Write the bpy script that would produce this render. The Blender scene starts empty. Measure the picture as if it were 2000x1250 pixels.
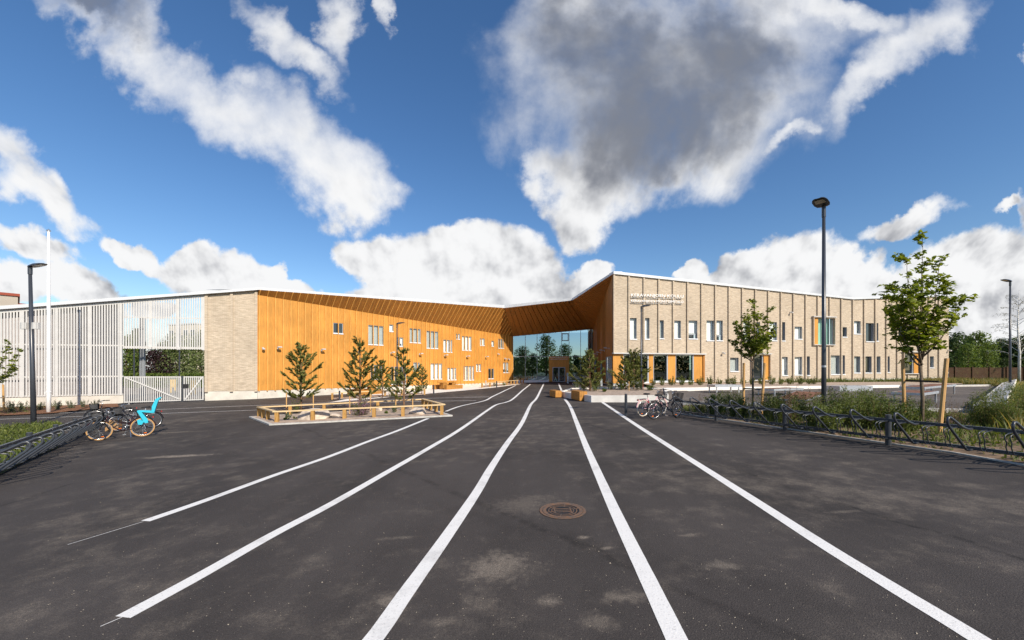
import bpy, bmesh, math, random
from mathutils import Vector, Matrix, noise as mnoise
R = math.radians
scene = bpy.context.scene
COL = scene.collection
CX, FY, F, CH = 1000.0, 722.0, 770.0, 2.1      # photograph's principal column, horizon row, focal length (px), eye height

# ------------------------------------------------------------------ ground shape
def sst(a, b, x):
    t = min(1, max(0, (x - a) / (b - a))); return t * t * (3 - 2 * t)
def g(x, y):
    return 0.028 * min(12.0, max(-16.0, x)) + 0.15 * sst(25, 38, y)
def P(px, py):
    Y = 20.0
    for _ in range(60):
        X = (px - CX) / F * Y
        Y = 0.5 * Y + 0.5 * (CH - g(X, Y)) * F / (py - FY)
    X = (px - CX) / F * Y
    return Vector((X, Y, g(X, Y)))
def at(px, py, Y):
    return Vector(((px - CX) / F * Y, Y, CH + (FY - py) * Y / F))
def hgt(py, Y):
    return CH + (FY - py) * Y / F

# ------------------------------------------------------------------ mesh builder
class MB:
    def __init__(s): s.v = []; s.f = []
    def add(s, vs, fs):
        o = len(s.v); s.v += [tuple(p) for p in vs]; s.f += [tuple(i + o for i in q) for q in fs]
    def quad(s, a, b, c, d): s.add([a, b, c, d], [(0, 1, 2, 3)])
    def tri(s, a, b, c): s.add([a, b, c], [(0, 1, 2)])
    def poly(s, ps): s.add(ps, [tuple(range(len(ps)))])
    def obox(s, o, a, b, c):
        o, a, b, c = Vector(o), Vector(a), Vector(b), Vector(c)
        vs = [o, o + a, o + a + b, o + b, o + c, o + a + c, o + a + b + c, o + b + c]
        fs = [(0, 3, 2, 1), (4, 5, 6, 7), (0, 1, 5, 4), (1, 2, 6, 5), (2, 3, 7, 6), (3, 0, 4, 7)]
        if a.cross(b).dot(c) < 0: fs = [q[::-1] for q in fs]
        s.add(vs, fs)
    def box(s, c, sx, sy, sz, rz=0):
        ca, sa = math.cos(rz), math.sin(rz)
        a = Vector((ca, sa, 0)) * sx; b = Vector((-sa, ca, 0)) * sy; u = Vector((0, 0, sz))
        s.obox(Vector(c) - a / 2 - b / 2 - u / 2, a, b, u)
    def bar(s, p0, p1, w, h):
        p0, p1 = Vector(p0), Vector(p1); d = p1 - p0
        up = Vector((0, 0, 1)) if abs(d.normalized().z) < 0.95 else Vector((1, 0, 0))
        sd = d.cross(up).normalized(); up = sd.cross(d).normalized()
        s.obox(p0 - sd * w / 2 - up * h / 2, d, sd * w, up * h)
    def prism(s, ps, vec):
        n = len(ps); vec = Vector(vec); ps = [Vector(p) for p in ps]
        nrm = Vector((0, 0, 0))
        for i in range(n): nrm += ps[i].cross(ps[(i + 1) % n])
        if nrm.dot(vec) < 0: ps = ps[::-1]
        vs = ps + [p + vec for p in ps]
        fs = [tuple(range(n))[::-1], tuple(range(n, 2 * n))] + [(i, (i + 1) % n, n + (i + 1) % n, n + i) for i in range(n)]
        s.add(vs, fs)
    def tube(s, pts, r, n=6, closed=False, caps=True):
        pts = [Vector(p) for p in pts]; m = len(pts)
        rs = r if isinstance(r, (list, tuple)) else [r] * m
        def tan(i):
            if closed: d = pts[(i + 1) % m] - pts[i - 1]
            else: d = pts[min(i + 1, m - 1)] - pts[max(i - 1, 0)]
            return d.normalized() if d.length > 1e-9 else Vector((0, 0, 1))
        t0 = tan(0); ref = Vector((0, 0, 1)) if abs(t0.z) < 0.9 else Vector((1, 0, 0))
        u = t0.cross(ref).normalized(); vs = []
        for i in range(m):
            t = tan(i); u = (u - t * u.dot(t))
            u = u.normalized() if u.length > 1e-6 else t.orthogonal().normalized()
            w = t.cross(u)
            for k in range(n):
                a = 2 * math.pi * k / n
                vs.append(pts[i] + (u * math.cos(a) + w * math.sin(a)) * rs[i])
        fs = []
        for i in range(m if closed else m - 1):
            j = (i + 1) % m
            for k in range(n):
                k2 = (k + 1) % n
                fs.append((i * n + k, i * n + k2, j * n + k2, j * n + k))
        if caps and not closed:
            fs.append(tuple(range(n))[::-1]); fs.append(tuple((m - 1) * n + k for k in range(n)))
        s.add(vs, fs)
    def cyl(s, p0, p1, r0, r1=None, n=10):
        s.tube([p0, p1], [r0, r0 if r1 is None else r1], n)
    def lathe(s, c, prof, n=16):
        c = Vector(c); vs = []; fs = []
        for r, z in prof:
            for k in range(n):
                a = 2 * math.pi * k / n; vs.append(c + Vector((r * math.cos(a), r * math.sin(a), z)))
        for i in range(len(prof) - 1):
            for k in range(n):
                k2 = (k + 1) % n; fs.append((i * n + k, i * n + k2, (i + 1) * n + k2, (i + 1) * n + k))
        fs.append(tuple((len(prof) - 1) * n + k for k in range(n)))
        s.add(vs, fs)
    def build(s, name, mat, parent=None, local=False, smooth=False, uv=True):
        me = bpy.data.meshes.new(name)
        off = Vector((0, 0, 0))
        if parent is not None and not local:
            q = parent
            while q is not None: off += q.location; q = q.parent
        vs = s.v if off.length == 0 else [(p[0] - off.x, p[1] - off.y, p[2] - off.z) for p in s.v]
        me.from_pydata(vs, [], s.f)
        if uv and len(s.f) < 60000:
            ul = me.uv_layers.new(name='UVMap'); data = [0.0] * (2 * len(me.loops)); sv = s.v
            for pl in me.polygons:
                nx, ny, nz = pl.normal
                hz = math.hypot(nx, ny)
                flat = hz < 0.35
                if not flat: tx, ty = -ny / hz, nx / hz
                for li in pl.loop_indices:
                    p = sv[me.loops[li].vertex_index]
                    if flat: a, b = p[0], p[1]
                    else: a, b = p[0] * tx + p[1] * ty, p[2]
                    data[2 * li] = a; data[2 * li + 1] = b
            ul.data.foreach_set('uv', data)
        if smooth: me.polygons.foreach_set('use_smooth', [True] * len(me.polygons))
        me.materials.append(mat); me.update()
        o = bpy.data.objects.new(name, me); COL.objects.link(o)
        if parent is not None: o.parent = parent
        return o

def tag(o, label=None, cat=None, group=None, kind=None):
    if label: o['label'] = label
    if cat: o['category'] = cat
    if group: o['group'] = group
    if kind: o['kind'] = kind
    return o
def thing(name, label, cat, loc=(0, 0, 0), group=None, rz=0):
    o = bpy.data.objects.new(name, None); COL.objects.link(o); o.location = loc; o.rotation_euler = (0, 0, rz)
    o.empty_display_size = 0.2
    return tag(o, label, cat, group)
def kids(o): return [c for c in bpy.data.objects if c.parent == o]
def copy_tree(o, parent=None):
    c = o.copy(); COL.objects.link(c)
    if parent is not None: c.parent = parent
    for ch in kids(o): copy_tree(ch, c)
    return c
ORD = 'first second third fourth fifth sixth seventh eighth ninth tenth eleventh twelfth thirteenth fourteenth fifteenth sixteenth seventeenth eighteenth nineteenth twentieth'.split()

# ------------------------------------------------------------------ materials
class NT:
    def __init__(s, nt): s.nt = nt; s.n = nt.nodes; s.l = nt.links
    def node(s, t, **kw):
        n = s.n.new(t)
        for k, v in kw.items(): setattr(n, k, v)
        return n
    def put(s, sock, val):
        if val is None: return
        if isinstance(val, bpy.types.NodeSocket): s.l.new(val, sock)
        else:
            if isinstance(val, (tuple, list)) and len(val) == 3 and sock.type == 'RGBA': val = tuple(val) + (1,)
            sock.default_value = val
    def m(s, op, a, b=None, c=None, clamp=False):
        n = s.node('ShaderNodeMath', operation=op, use_clamp=clamp)
        s.put(n.inputs[0], a); s.put(n.inputs[1], b); s.put(n.inputs[2], c); return n.outputs[0]
    def vm(s, op, a, b=None, scale=None):
        n = s.node('ShaderNodeVectorMath', operation=op)
        s.put(n.inputs[0], a); s.put(n.inputs[1], b)
        if scale is not None: s.put(n.inputs['Scale'], scale)
        return n.outputs['Value'] if op in ('DOT_PRODUCT', 'LENGTH') else n.outputs[0]
    def noise(s, vec, scale, detail=4, rough=0.55, dist=0.0, color=False):
        n = s.node('ShaderNodeTexNoise'); s.put(n.inputs['Vector'], vec)
        n.inputs['Scale'].default_value = scale; n.inputs['Detail'].default_value = detail
        n.inputs['Roughness'].default_value = rough; n.inputs['Distortion'].default_value = dist
        return n.outputs['Color'] if color else n.outputs['Fac']
    def ramp(s, f, a, b, lo=0.0, hi=1.0):
        n = s.node('ShaderNodeMapRange', interpolation_type='SMOOTHSTEP')
        s.put(n.inputs[0], f); n.inputs[1].default_value = a; n.inputs[2].default_value = b
        n.inputs[3].default_value = lo; n.inputs[4].default_value = hi; return n.outputs[0]
    def mix(s, f, a, b, blend='MIX'):
        n = s.node('ShaderNodeMix', data_type='RGBA', blend_type=blend)
        s.put(n.inputs[0], f); s.put(n.inputs[6], a); s.put(n.inputs[7], b); return n.outputs[2]
    def mapv(s, vec, loc=(0, 0, 0), rot=(0, 0, 0), sc=(1, 1, 1), typ='POINT'):
        n = s.node('ShaderNodeMapping', vector_type=typ); s.put(n.inputs[0], vec)
        n.inputs[1].default_value = loc; n.inputs[2].default_value = rot; n.inputs[3].default_value = sc; return n.outputs[0]

def newmat(name):
    m = bpy.data.materials.new(name); m.use_nodes = True
    t = NT(m.node_tree); b = m.node_tree.nodes['Principled BSDF']
    return m, t, b
def simple(name, col, rough=0.5, metal=0.0, var=0.12, vscale=3.0, bump=0.0, bscale=60, spec=0.4):
    m, t, b = newmat(name)
    tc = t.node('ShaderNodeTexCoord').outputs['Object']
    f = t.noise(tc, vscale, 5, 0.6)
    k = t.ramp(f, 0.3, 0.7, 1 - var, 1 + var)
    c = t.vm('SCALE', tuple(col), scale=k)
    t.put(b.inputs['Base Color'], c); b.inputs['Roughness'].default_value = rough
    b.inputs['Metallic'].default_value = metal; b.inputs['Specular IOR Level'].default_value = spec
    if bump:
        bn = t.node('ShaderNodeBump'); bn.inputs['Strength'].default_value = bump; bn.inputs['Distance'].default_value = 0.01
        t.put(bn.inputs['Height'], t.noise(tc, bscale, 4, 0.6)); t.l.new(bn.outputs[0], b.inputs['Normal'])
    return m

M = {}
M['dark_metal'] = simple('dark grey coated steel', (0.042, 0.047, 0.057), 0.32, 0.0, 0.1, 2, spec=0.6)
M['galv'] = simple('galvanised steel', (0.50, 0.52, 0.54), 0.42, 0.55, 0.15, 8)
M['white_metal'] = simple('white coated metal', (0.55, 0.54, 0.52), 0.45, 0, 0.05, 2)
M['flag_white'] = simple('white fibreglass', (0.85, 0.84, 0.82), 0.35, 0, 0.03, 2)
M['roof_metal'] = simple('pale roof sheet', (0.62, 0.64, 0.66), 0.4, 0.1, 0.06, 1.2)
M['grey_metal'] = simple('grey window metal', (0.34, 0.36, 0.38), 0.45, 0.1, 0.08, 2)
M['sill'] = simple('pale sill metal', (0.74, 0.75, 0.76), 0.45, 0.1, 0.06, 2)
M['blind'] = simple('white roller blind', (0.88, 0.88, 0.85), 0.7, 0, 0.04, 1)
M['blind_grey'] = simple('grey roller blind', (0.42, 0.45, 0.44), 0.7, 0, 0.06, 1)
M['letter'] = simple('white letters', (0.88, 0.88, 0.87), 0.4, 0, 0.02, 1)
M['black'] = simple('black rubber', (0.012, 0.012, 0.013), 0.6, 0, 0.2, 5)
M['chrome'] = simple('bright steel', (0.62, 0.62, 0.63), 0.25, 0.9, 0.05, 5)
M['tan_tyre'] = simple('tan tyre rubber', (0.50, 0.29, 0.12), 0.7, 0, 0.08, 5)
M['cream_tyre'] = simple('pale tyre rubber', (0.62, 0.55, 0.46), 0.7, 0, 0.08, 5)
M['maroon'] = simple('dark maroon paint', (0.028, 0.010, 0.013), 0.25, 0, 0.1, 5)
M['black_paint'] = simple('black paint', (0.010, 0.011, 0.018), 0.25, 0, 0.1, 5)
M['pink'] = simple('pale pink paint', (0.72, 0.40, 0.44), 0.3, 0, 0.05, 5)
M['cyan'] = simple('cyan plastic', (0.02, 0.46, 0.60), 0.4, 0, 0.06, 3)
M['orange_ref'] = simple('orange reflector', (0.85, 0.18, 0.01), 0.3, 0, 0.05, 5)
M['red_ref'] = simple('red reflector', (0.45, 0.01, 0.01), 0.3, 0, 0.05, 5)
M['rust'] = None
M['white_conc'] = simple('pale concrete', (0.84, 0.80, 0.73), 0.85, 0, 0.1, 1.6, 0.15, 40)
M['plinth'] = simple('plinth concrete', (0.60, 0.56, 0.49), 0.85, 0, 0.13, 1.1, 0.15, 40)
M['kerb'] = simple('granite kerb', (0.52, 0.50, 0.46), 0.85, 0, 0.15, 6, 0.2, 60)
M['boulder'] = simple('granite boulder', (0.56, 0.47, 0.38), 0.9, 0, 0.25, 5, 0.6, 18)
M['soil'] = simple('sandy soil', (0.42, 0.325, 0.25), 0.95, 0, 0.3, 5, 0.8, 50)
M['earth'] = simple('brown soil', (0.20, 0.135, 0.085), 0.95, 0, 0.35, 3, 0.8, 30)
M['mulch'] = simple('bark mulch', (0.19, 0.085, 0.04), 0.95, 0, 0.5, 22, 1.0, 40)
M['grass_base'] = simple('grass earth', (0.075, 0.085, 0.028), 0.95, 0, 0.35, 1.5, 0.5, 20)
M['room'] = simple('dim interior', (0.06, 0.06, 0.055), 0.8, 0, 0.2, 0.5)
M['backing'] = simple('grey panel behind slats', (0.42, 0.39, 0.39), 0.7, 0, 0.08, 0.6)
M['green_wall'] = simple('pale green interior', (0.55, 0.60, 0.30), 0.7, 0, 0.05, 0.5)
M['mint'] = simple('mint green interior', (0.28, 0.55, 0.40), 0.7, 0, 0.08, 0.5)
M['bark'] = simple('grey brown bark', (0.14, 0.105, 0.07), 0.9, 0, 0.3, 9, 0.6, 40)
M['pine_bark'] = simple('pine bark', (0.20, 0.115, 0.065), 0.9, 0, 0.3, 12, 0.6, 40)
M['birch_bark'] = simple('white birch bark', (0.62, 0.60, 0.56), 0.8, 0, 0.25, 6, 0.3, 20)
M['stem'] = simple('brown stems', (0.13, 0.085, 0.05), 0.9, 0, 0.3, 9)
M['lens'] = simple('lamp lens', (0.55, 0.50, 0.42), 0.2, 0, 0.05, 5)
M['apartment'] = simple('apartment render', (0.42, 0.37, 0.31), 0.85, 0, 0.06, 0.4)
M['apartment_pale'] = simple('pale yellow render', (0.62, 0.55, 0.42), 0.85, 0, 0.06, 0.4)
M['red_roof'] = simple('red roof', (0.30, 0.06, 0.03), 0.7, 0, 0.1, 1)
M['rope'] = simple('black tie', (0.015, 0.015, 0.015), 0.7)
M['yellow'] = simple('yellow plastic', (0.75, 0.45, 0.02), 0.5)

def wood(name, col, rough=0.6, grain=(1.2, 14.0), var=0.28, board=None, knots=True, emb=False):
    """Sawn timber: grain along v (vertical); board = width of the boards in metres."""
    m, t, b = newmat(name)
    uv = t.node('ShaderNodeTexCoord').outputs['UV']
    mp = t.mapv(uv, sc=(grain[1], grain[0], 1))
    gr = t.noise(mp, 1.0, 6, 0.62)
    k = t.ramp(gr, 0.25, 0.75, 1 - var, 1 + var)
    if board:
        sx = t.node('ShaderNodeSeparateXYZ'); t.l.new(uv, sx.inputs[0])
        u = t.m('DIVIDE', sx.outputs[0], board); fl = t.m('FLOOR', u)
        wn = t.node('ShaderNodeTexWhiteNoise', noise_dimensions='1D'); t.put(wn.inputs['W'], fl)
        k = t.m('MULTIPLY', k, t.m('MULTIPLY_ADD', wn.outputs['Value'], 0.16, 0.92))
        fr = t.m('FRACT', u); ed = t.m('MINIMUM', fr, t.m('SUBTRACT', 1.0, fr))
        k = t.m('MULTIPLY', k, t.ramp(ed, 0.0, 0.07, 0.55, 1.0))
    if knots:
        v = t.node('ShaderNodeTexVoronoi'); t.put(v.inputs['Vector'], t.mapv(uv, sc=(7, 3.2, 1)))
        v.inputs['Scale'].default_value = 1.0
        k = t.m('MULTIPLY', k, t.ramp(v.outputs['Distance'], 0.03, 0.11, 0.45, 1.0))
    k = t.m('MULTIPLY', k, t.ramp(t.noise(uv, 0.5, 3), 0.3, 0.7, 0.90, 1.08))
    t.put(b.inputs['Base Color'], t.vm('SCALE', tuple(col), scale=k))
    b.inputs['Roughness'].default_value = rough; b.inputs['Specular IOR Level'].default_value = 0.3
    bn = t.node('ShaderNodeBump'); bn.inputs['Strength'].default_value = 0.25; bn.inputs['Distance'].default_value = 0.006
    t.put(bn.inputs['Height'], gr); t.l.new(bn.outputs[0], b.inputs['Normal'])
    return m
M['cladding'] = wood('orange stained boards', (0.57, 0.265, 0.052), 0.6, board=0.153, var=0.15)
M['batten'] = wood('orange stained batten', (0.67, 0.345, 0.085), 0.6, knots=False)
M['soffit'] = wood('shade darkened boards', (0.36, 0.150, 0.028), 0.6, board=0.153)  # cladding orange darkened: shade of eaves and recess put into the colour
M['timber'] = wood('oiled timber', (0.43, 0.20, 0.045), 0.6, grain=(3, 22))
M['rail_wood'] = wood('fresh pale timber', (0.70, 0.51, 0.28), 0.65, grain=(20, 2.5), var=0.18)
M['post_wood'] = wood('treated timber post', (0.42, 0.235, 0.07), 0.65, grain=(3, 25), var=0.3)
M['stake'] = wood('peeled stake', (0.56, 0.33, 0.13), 0.65, grain=(3, 25), var=0.2)
M['fence_wood'] = wood('brown fence boards', (0.060, 0.026, 0.010), 0.7, grain=(14, 3))
M['deck'] = wood('brown plywood deck', (0.22, 0.10, 0.055), 0.7, grain=(8, 3), knots=False)

def brick_mat():
    m, t, b = newmat('beige long brick')
    uv = t.node('ShaderNodeTexCoord').outputs['UV']
    n = t.node('ShaderNodeTexBrick'); t.put(n.inputs['Vector'], uv)
    n.inputs['Scale'].default_value = 1.0; n.inputs['Brick Width'].default_value = 0.29
    n.inputs['Row Height'].default_value = 0.075; n.inputs['Mortar Size'].default_value = 0.008
    n.inputs['Mortar Smooth'].default_value = 0.2; n.inputs['Bias'].default_value = -0.1
    n.inputs['Color1'].default_value = (0.58, 0.485, 0.37, 1); n.inputs['Color2'].default_value = (0.46, 0.375, 0.28, 1)
    n.inputs['Mortar'].default_value = (0.40, 0.33, 0.25, 1)
    st = t.noise(t.mapv(uv, sc=(2.2, 13.5, 1)), 1.0, 4, 0.7)
    k = t.ramp(st, 0.3, 0.7, 0.82, 1.14)
    k = t.m('MULTIPLY', k, t.ramp(t.noise(uv, 0.35, 3), 0.3, 0.7, 0.93, 1.06))
    t.put(b.inputs['Base Color'], t.vm('SCALE', n.outputs['Color'], scale=k))
    b.inputs['Roughness'].default_value = 0.9; b.inputs['Specular IOR Level'].default_value = 0.2
    bn = t.node('ShaderNodeBump'); bn.inputs['Strength'].default_value = 0.5; bn.inputs['Distance'].default_value = 0.01
    t.put(bn.inputs['Height'], t.m('SUBTRACT', st, n.outputs['Fac'])); t.l.new(bn.outputs[0], b.inputs['Normal'])
    return m
M['brick'] = brick_mat()

def asphalt_mat(name, base, dust, patches=True):
    m, t, b = newmat(name)
    tc = t.node('ShaderNodeTexCoord').outputs['Object']
    sp = t.noise(tc, 120, 3, 0.75)                       # aggregate
    v = t.node('ShaderNodeTexVoronoi'); t.put(v.inputs['Vector'], tc); v.inputs['Scale'].default_value = 75
    k = t.m('MULTIPLY', t.ramp(sp, 0.25, 0.75, 0.62, 1.38), t.ramp(v.outputs['Distance'], 0.0, 0.6, 1.12, 0.86))
    wn = t.node('ShaderNodeSeparateColor'); t.l.new(v.outputs['Color'], wn.inputs[0])
    lane = t.noise(t.mapv(tc, rot=(0, 0, 0.15), sc=(0.55, 0.05, 1)), 1.0, 4, 0.6)   # paver passes
    k = t.m('MULTIPLY', k, t.ramp(lane, 0.3, 0.7, 0.84, 1.18))
    k = t.m('MULTIPLY', k, t.ramp(t.noise(tc, 0.22, 5, 0.6), 0.3, 0.7, 0.82, 1.2))
    col = t.vm('SCALE', tuple(base), scale=k)
    if patches:
        for (pa, pb_, wd_, dkk) in (((1060, 800), (2300, 1190), 0.03, 0.45), ((420, 860), (-300, 1080), 0.025, 0.35), ((1000, 1010), (1560, 1250), 0.05, 0.30), ((1180, 905), (1700, 1010), 0.22, 0.16), ((500, 900), (900, 1000), 0.2, 0.14)):
            A_, B_ = P(*pa), P(*pb_); dv_ = (B_ - A_); nv = Vector((-dv_.y, dv_.x, 0)).normalized()
            dd = t.vm('DOT_PRODUCT', t.vm('SUBTRACT', tc, tuple(A_)), tuple(nv))
            dd = t.m('ABSOLUTE', t.m('ADD', dd, t.m('MULTIPLY', t.m('SUBTRACT', t.noise(tc, 0.8, 4, 0.6), 0.5), 0.5)))
            col = t.vm('SCALE', col, scale=t.m('SUBTRACT', 1.0, t.m('MULTIPLY', t.ramp(dd, wd_ * 2.2, wd_ * .3), t.m('MULTIPLY', t.ramp(t.noise(tc, 3.0, 4, 0.7), 0.35, 0.6), dkk))))
    chips = t.m('MULTIPLY', t.ramp(wn.outputs[0], 0.955, 0.985), t.ramp(v.outputs['Distance'], 0.32, 0.18))
    col = t.mix(t.m('MULTIPLY', chips, 0.55), col, (0.34, 0.29, 0.23))
    # trodden dust: blotches with ragged edges, dense in loose drifts
    bl = t.noise(tc, 1.9, 7, 0.68)
    dr = t.noise(t.mapv(tc, loc=(7.3, 2.1, 0)), 0.17, 3, 0.5)
    fine = t.noise(tc, 42, 5, 0.8)
    d = t.m('ADD', t.m('ADD', bl, t.m('MULTIPLY', dr, 0.65)), t.m('MULTIPLY', fine, 0.22))
    grain = t.ramp(t.m('ADD', t.m('MULTIPLY', t.noise(tc, 150, 2, 0.8), 0.7), t.m('MULTIPLY', fine, 0.3)), 0.44, 0.60)
    dm = t.m('MULTIPLY', t.m('MULTIPLY', t.ramp(d, 0.90, 1.30), t.m('MULTIPLY_ADD', grain, 0.85, 0.15)), 0.70)
    if patches:
        for (px, py, a, c, s_) in ((330, 845, 1.9, 0.28, 0.5), (348, 891, 1.5, 0.22, 0.95), (980, 1110, 0.55, 0.42, 0.6), (1140, 1050, .14, .07, .7), (1185, 1070, .16, .06, .6), (1350, 1045, .22, .08, .5), (1070, 1175, .16, .12, .6), (1165, 1215, .2, .14, .4), (870, 1215, .25, .1, .4), (780, 1050, .3, .08, .35), (1640, 1000, .3, .06, .35), (760, 1172, 0.25, 0.18, 0.6), (1030, 985, 0.7, 0.6, 0.3), (1405, 1105, 0.3, 0.14, 0.5), (1225, 1165, 0.35, 0.14, 0.45), (1265, 852, 0.8, 0.3, 0.4)):
            q = P(px, py)
            e = t.vm('LENGTH', t.mapv(tc, loc=tuple(q), rot=(0, 0, 0.12), sc=(a, c, 5), typ='TEXTURE'))
            e = t.m('ADD', t.m('ADD', e, t.m('MULTIPLY', t.m('SUBTRACT', bl, 0.5), 2.0)), t.m('MULTIPLY', t.m('SUBTRACT', t.noise(tc, 11, 4, 0.7), 0.5), 1.6))
            dm = t.m('MAXIMUM', dm, t.m('MULTIPLY', t.m('MULTIPLY', t.ramp(e, 1.0, 0.0), s_ * 1.25), t.m('MULTIPLY_ADD', grain, 0.8, 0.2)))
    col = t.mix(dm, col, tuple(dust))
    t.put(b.inputs['Base Color'], col)
    b.inputs['Roughness'].default_value = 0.85; b.inputs['Specular IOR Level'].default_value = 0.25
    bn = t.node('ShaderNodeBump'); bn.inputs['Strength'].default_value = 0.55; bn.inputs['Distance'].default_value = 0.006
    t.put(bn.inputs['Height'], t.m('SUBTRACT', sp, v.outputs['Distance'])); t.l.new(bn.outputs[0], b.inputs['Normal'])
    return m
M['asphalt'] = asphalt_mat('asphalt', (0.066, 0.057, 0.052), (0.36, 0.30, 0.235))
M['yard_asphalt'] = asphalt_mat('worn yard asphalt', (0.135, 0.115, 0.10), (0.27, 0.235, 0.19), False)

def paint_mat():
    m, t, b = newmat('white road paint')
    tc = t.node('ShaderNodeTexCoord').outputs['Object']
    w = t.ramp(t.noise(tc, 45, 5, 0.78), 0.33, 0.45, 0.45, 1.0)
    w2 = t.ramp(t.noise(tc, 1.6, 7, 0.7), 0.30, 0.52, 0.70, 1.0)
    t.put(b.inputs['Base Color'], t.mix(t.m('MULTIPLY', w, w2), (0.22, 0.21, 0.20), (0.82, 0.80, 0.76)))
    b.inputs['Roughness'].default_value = 0.75
    bn = t.node('ShaderNodeBump'); bn.inputs['Strength'].default_value = 0.5; bn.inputs['Distance'].default_value = 0.006
    t.put(bn.inputs['Height'], t.noise(tc, 60, 3)); t.l.new(bn.outputs[0], b.inputs['Normal'])
    return m
M['paint'] = paint_mat()
def rust_mat():
    m, t, b = newmat('rusty cast iron')
    tc = t.node('ShaderNodeTexCoord').outputs['Object']
    f = t.ramp(t.noise(tc, 14, 6, 0.7), 0.35, 0.65)
    t.put(b.inputs['Base Color'], t.mix(f, (0.12, 0.095, 0.08), (0.24, 0.125, 0.065)))
    b.inputs['Roughness'].default_value = 0.75; b.inputs['Metallic'].default_value = 0.2
    return m
M['rust'] = rust_mat()

def glass_mat(name, refl, tint, dark=None, gcol=(0.92, 0.95, 1.0)):
    m, t, b = newmat(name); t.n.remove(b)
    out = t.n['Material Output']
    gl = t.node('ShaderNodeBsdfGlossy'); gl.inputs['Roughness'].default_value = 0.01; gl.inputs['Color'].default_value = tuple(gcol) + (1,)
    lw = t.node('ShaderNodeLayerWeight'); lw.inputs[0].default_value = 0.5
    fac = t.m('ADD', t.m('MULTIPLY', t.m('POWER', lw.outputs['Facing'], 4.0), 1.0 - refl), refl, clamp=True)
    if dark:
        o2 = t.node('ShaderNodeBsdfDiffuse'); o2.inputs[0].default_value = tuple(dark) + (1,)
    else:
        o2 = t.node('ShaderNodeBsdfTransparent'); o2.inputs[0].default_value = tuple(tint) + (1,)
    mx = t.node('ShaderNodeMixShader'); t.put(mx.inputs[0], fac)
    t.l.new(o2.outputs[0], mx.inputs[1]); t.l.new(gl.outputs[0], mx.inputs[2]); t.l.new(mx.outputs[0], out.inputs[0])
    return m
M['glass'] = glass_mat('clear window glass', 0.05, (0.95, 0.97, 0.96))
M['glass_dark'] = glass_mat('dark window glass', 0.10, (1, 1, 1), (0.018, 0.022, 0.022))
M['glass_front'] = glass_mat('entrance glass', 0.50, (0.42, 0.48, 0.44), None, (0.62, 0.82, 1.0))
M['glass_green'] = glass_mat('green tinted glass', 0.10, (0.34, 0.50, 0.42))

def leaf_mat(name, c1, c2, trans=0.35, rough=0.55):
    m, t, b = newmat(name)
    gi = t.node('ShaderNodeNewGeometry').outputs['Random Per Island']
    oi = t.node('ShaderNodeObjectInfo').outputs['Random']
    col = t.mix(gi, tuple(c1), tuple(c2))
    col = t.vm('SCALE', col, scale=t.m('MULTIPLY_ADD', oi, 0.3, 0.85))
    t.put(b.inputs['Base Color'], col); b.inputs['Roughness'].default_value = rough; b.inputs['Specular IOR Level'].default_value = 0.3
    tr = t.node('ShaderNodeBsdfTranslucent'); t.put(tr.inputs[0], t.vm('MULTIPLY', col, (1.5, 1.5, 0.6)))
    mx = t.node('ShaderNodeMixShader'); mx.inputs[0].default_value = trans
    t.l.new(b.outputs[0], mx.inputs[1]); t.l.new(tr.outputs[0], mx.inputs[2]); t.l.new(mx.outputs[0], t.n['Material Output'].inputs[0])
    return m
M['maple_leaf'] = leaf_mat('maple leaf', (0.12, 0.17, 0.018), (0.31, 0.34, 0.042))
M['pine_needle'] = leaf_mat('pine needles', (0.135, 0.165, 0.045), (0.28, 0.27, 0.085), 0.3)
M['dark_leaf'] = leaf_mat('dark green leaves', (0.030, 0.055, 0.013), (0.075, 0.11, 0.024), 0.25)
M['mid_leaf'] = leaf_mat('mid green leaves', (0.07, 0.115, 0.02), (0.16, 0.20, 0.038), 0.35)
M['willow_leaf'] = leaf_mat('grey green leaves', (0.085, 0.12, 0.038), (0.18, 0.205, 0.075), 0.35)
M['purple_leaf'] = leaf_mat('dark purple leaves', (0.020, 0.010, 0.012), (0.055, 0.026, 0.026), 0.15)
M['birch_leaf'] = leaf_mat('sparse birch leaves', (0.10, 0.095, 0.045), (0.20, 0.16, 0.09), 0.3)
M['shrub_leaf'] = leaf_mat('shrub leaves', (0.07, 0.105, 0.022), (0.18, 0.205, 0.06), 0.35)
M['silver_leaf'] = leaf_mat('silvery shrub leaves', (0.10, 0.125, 0.07), (0.20, 0.22, 0.14), 0.25)
M['brown_weed'] = leaf_mat('dry weed heads', (0.09, 0.06, 0.035), (0.19, 0.13, 0.07), 0.2)
M['purple_flower'] = leaf_mat('purple blossom', (0.20, 0.10, 0.17), (0.42, 0.22, 0.36), 0.3)
M['cover_leaf'] = leaf_mat('ground cover leaves', (0.060, 0.095, 0.018), (0.17, 0.19, 0.04), 0.3)
M['dry_grass'] = leaf_mat('dry grass', (0.11, 0.12, 0.03), (0.34, 0.24, 0.09), 0.3)
M['green_grass'] = leaf_mat('green grass', (0.06, 0.09, 0.018), (0.16, 0.18, 0.05), 0.3)

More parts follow.
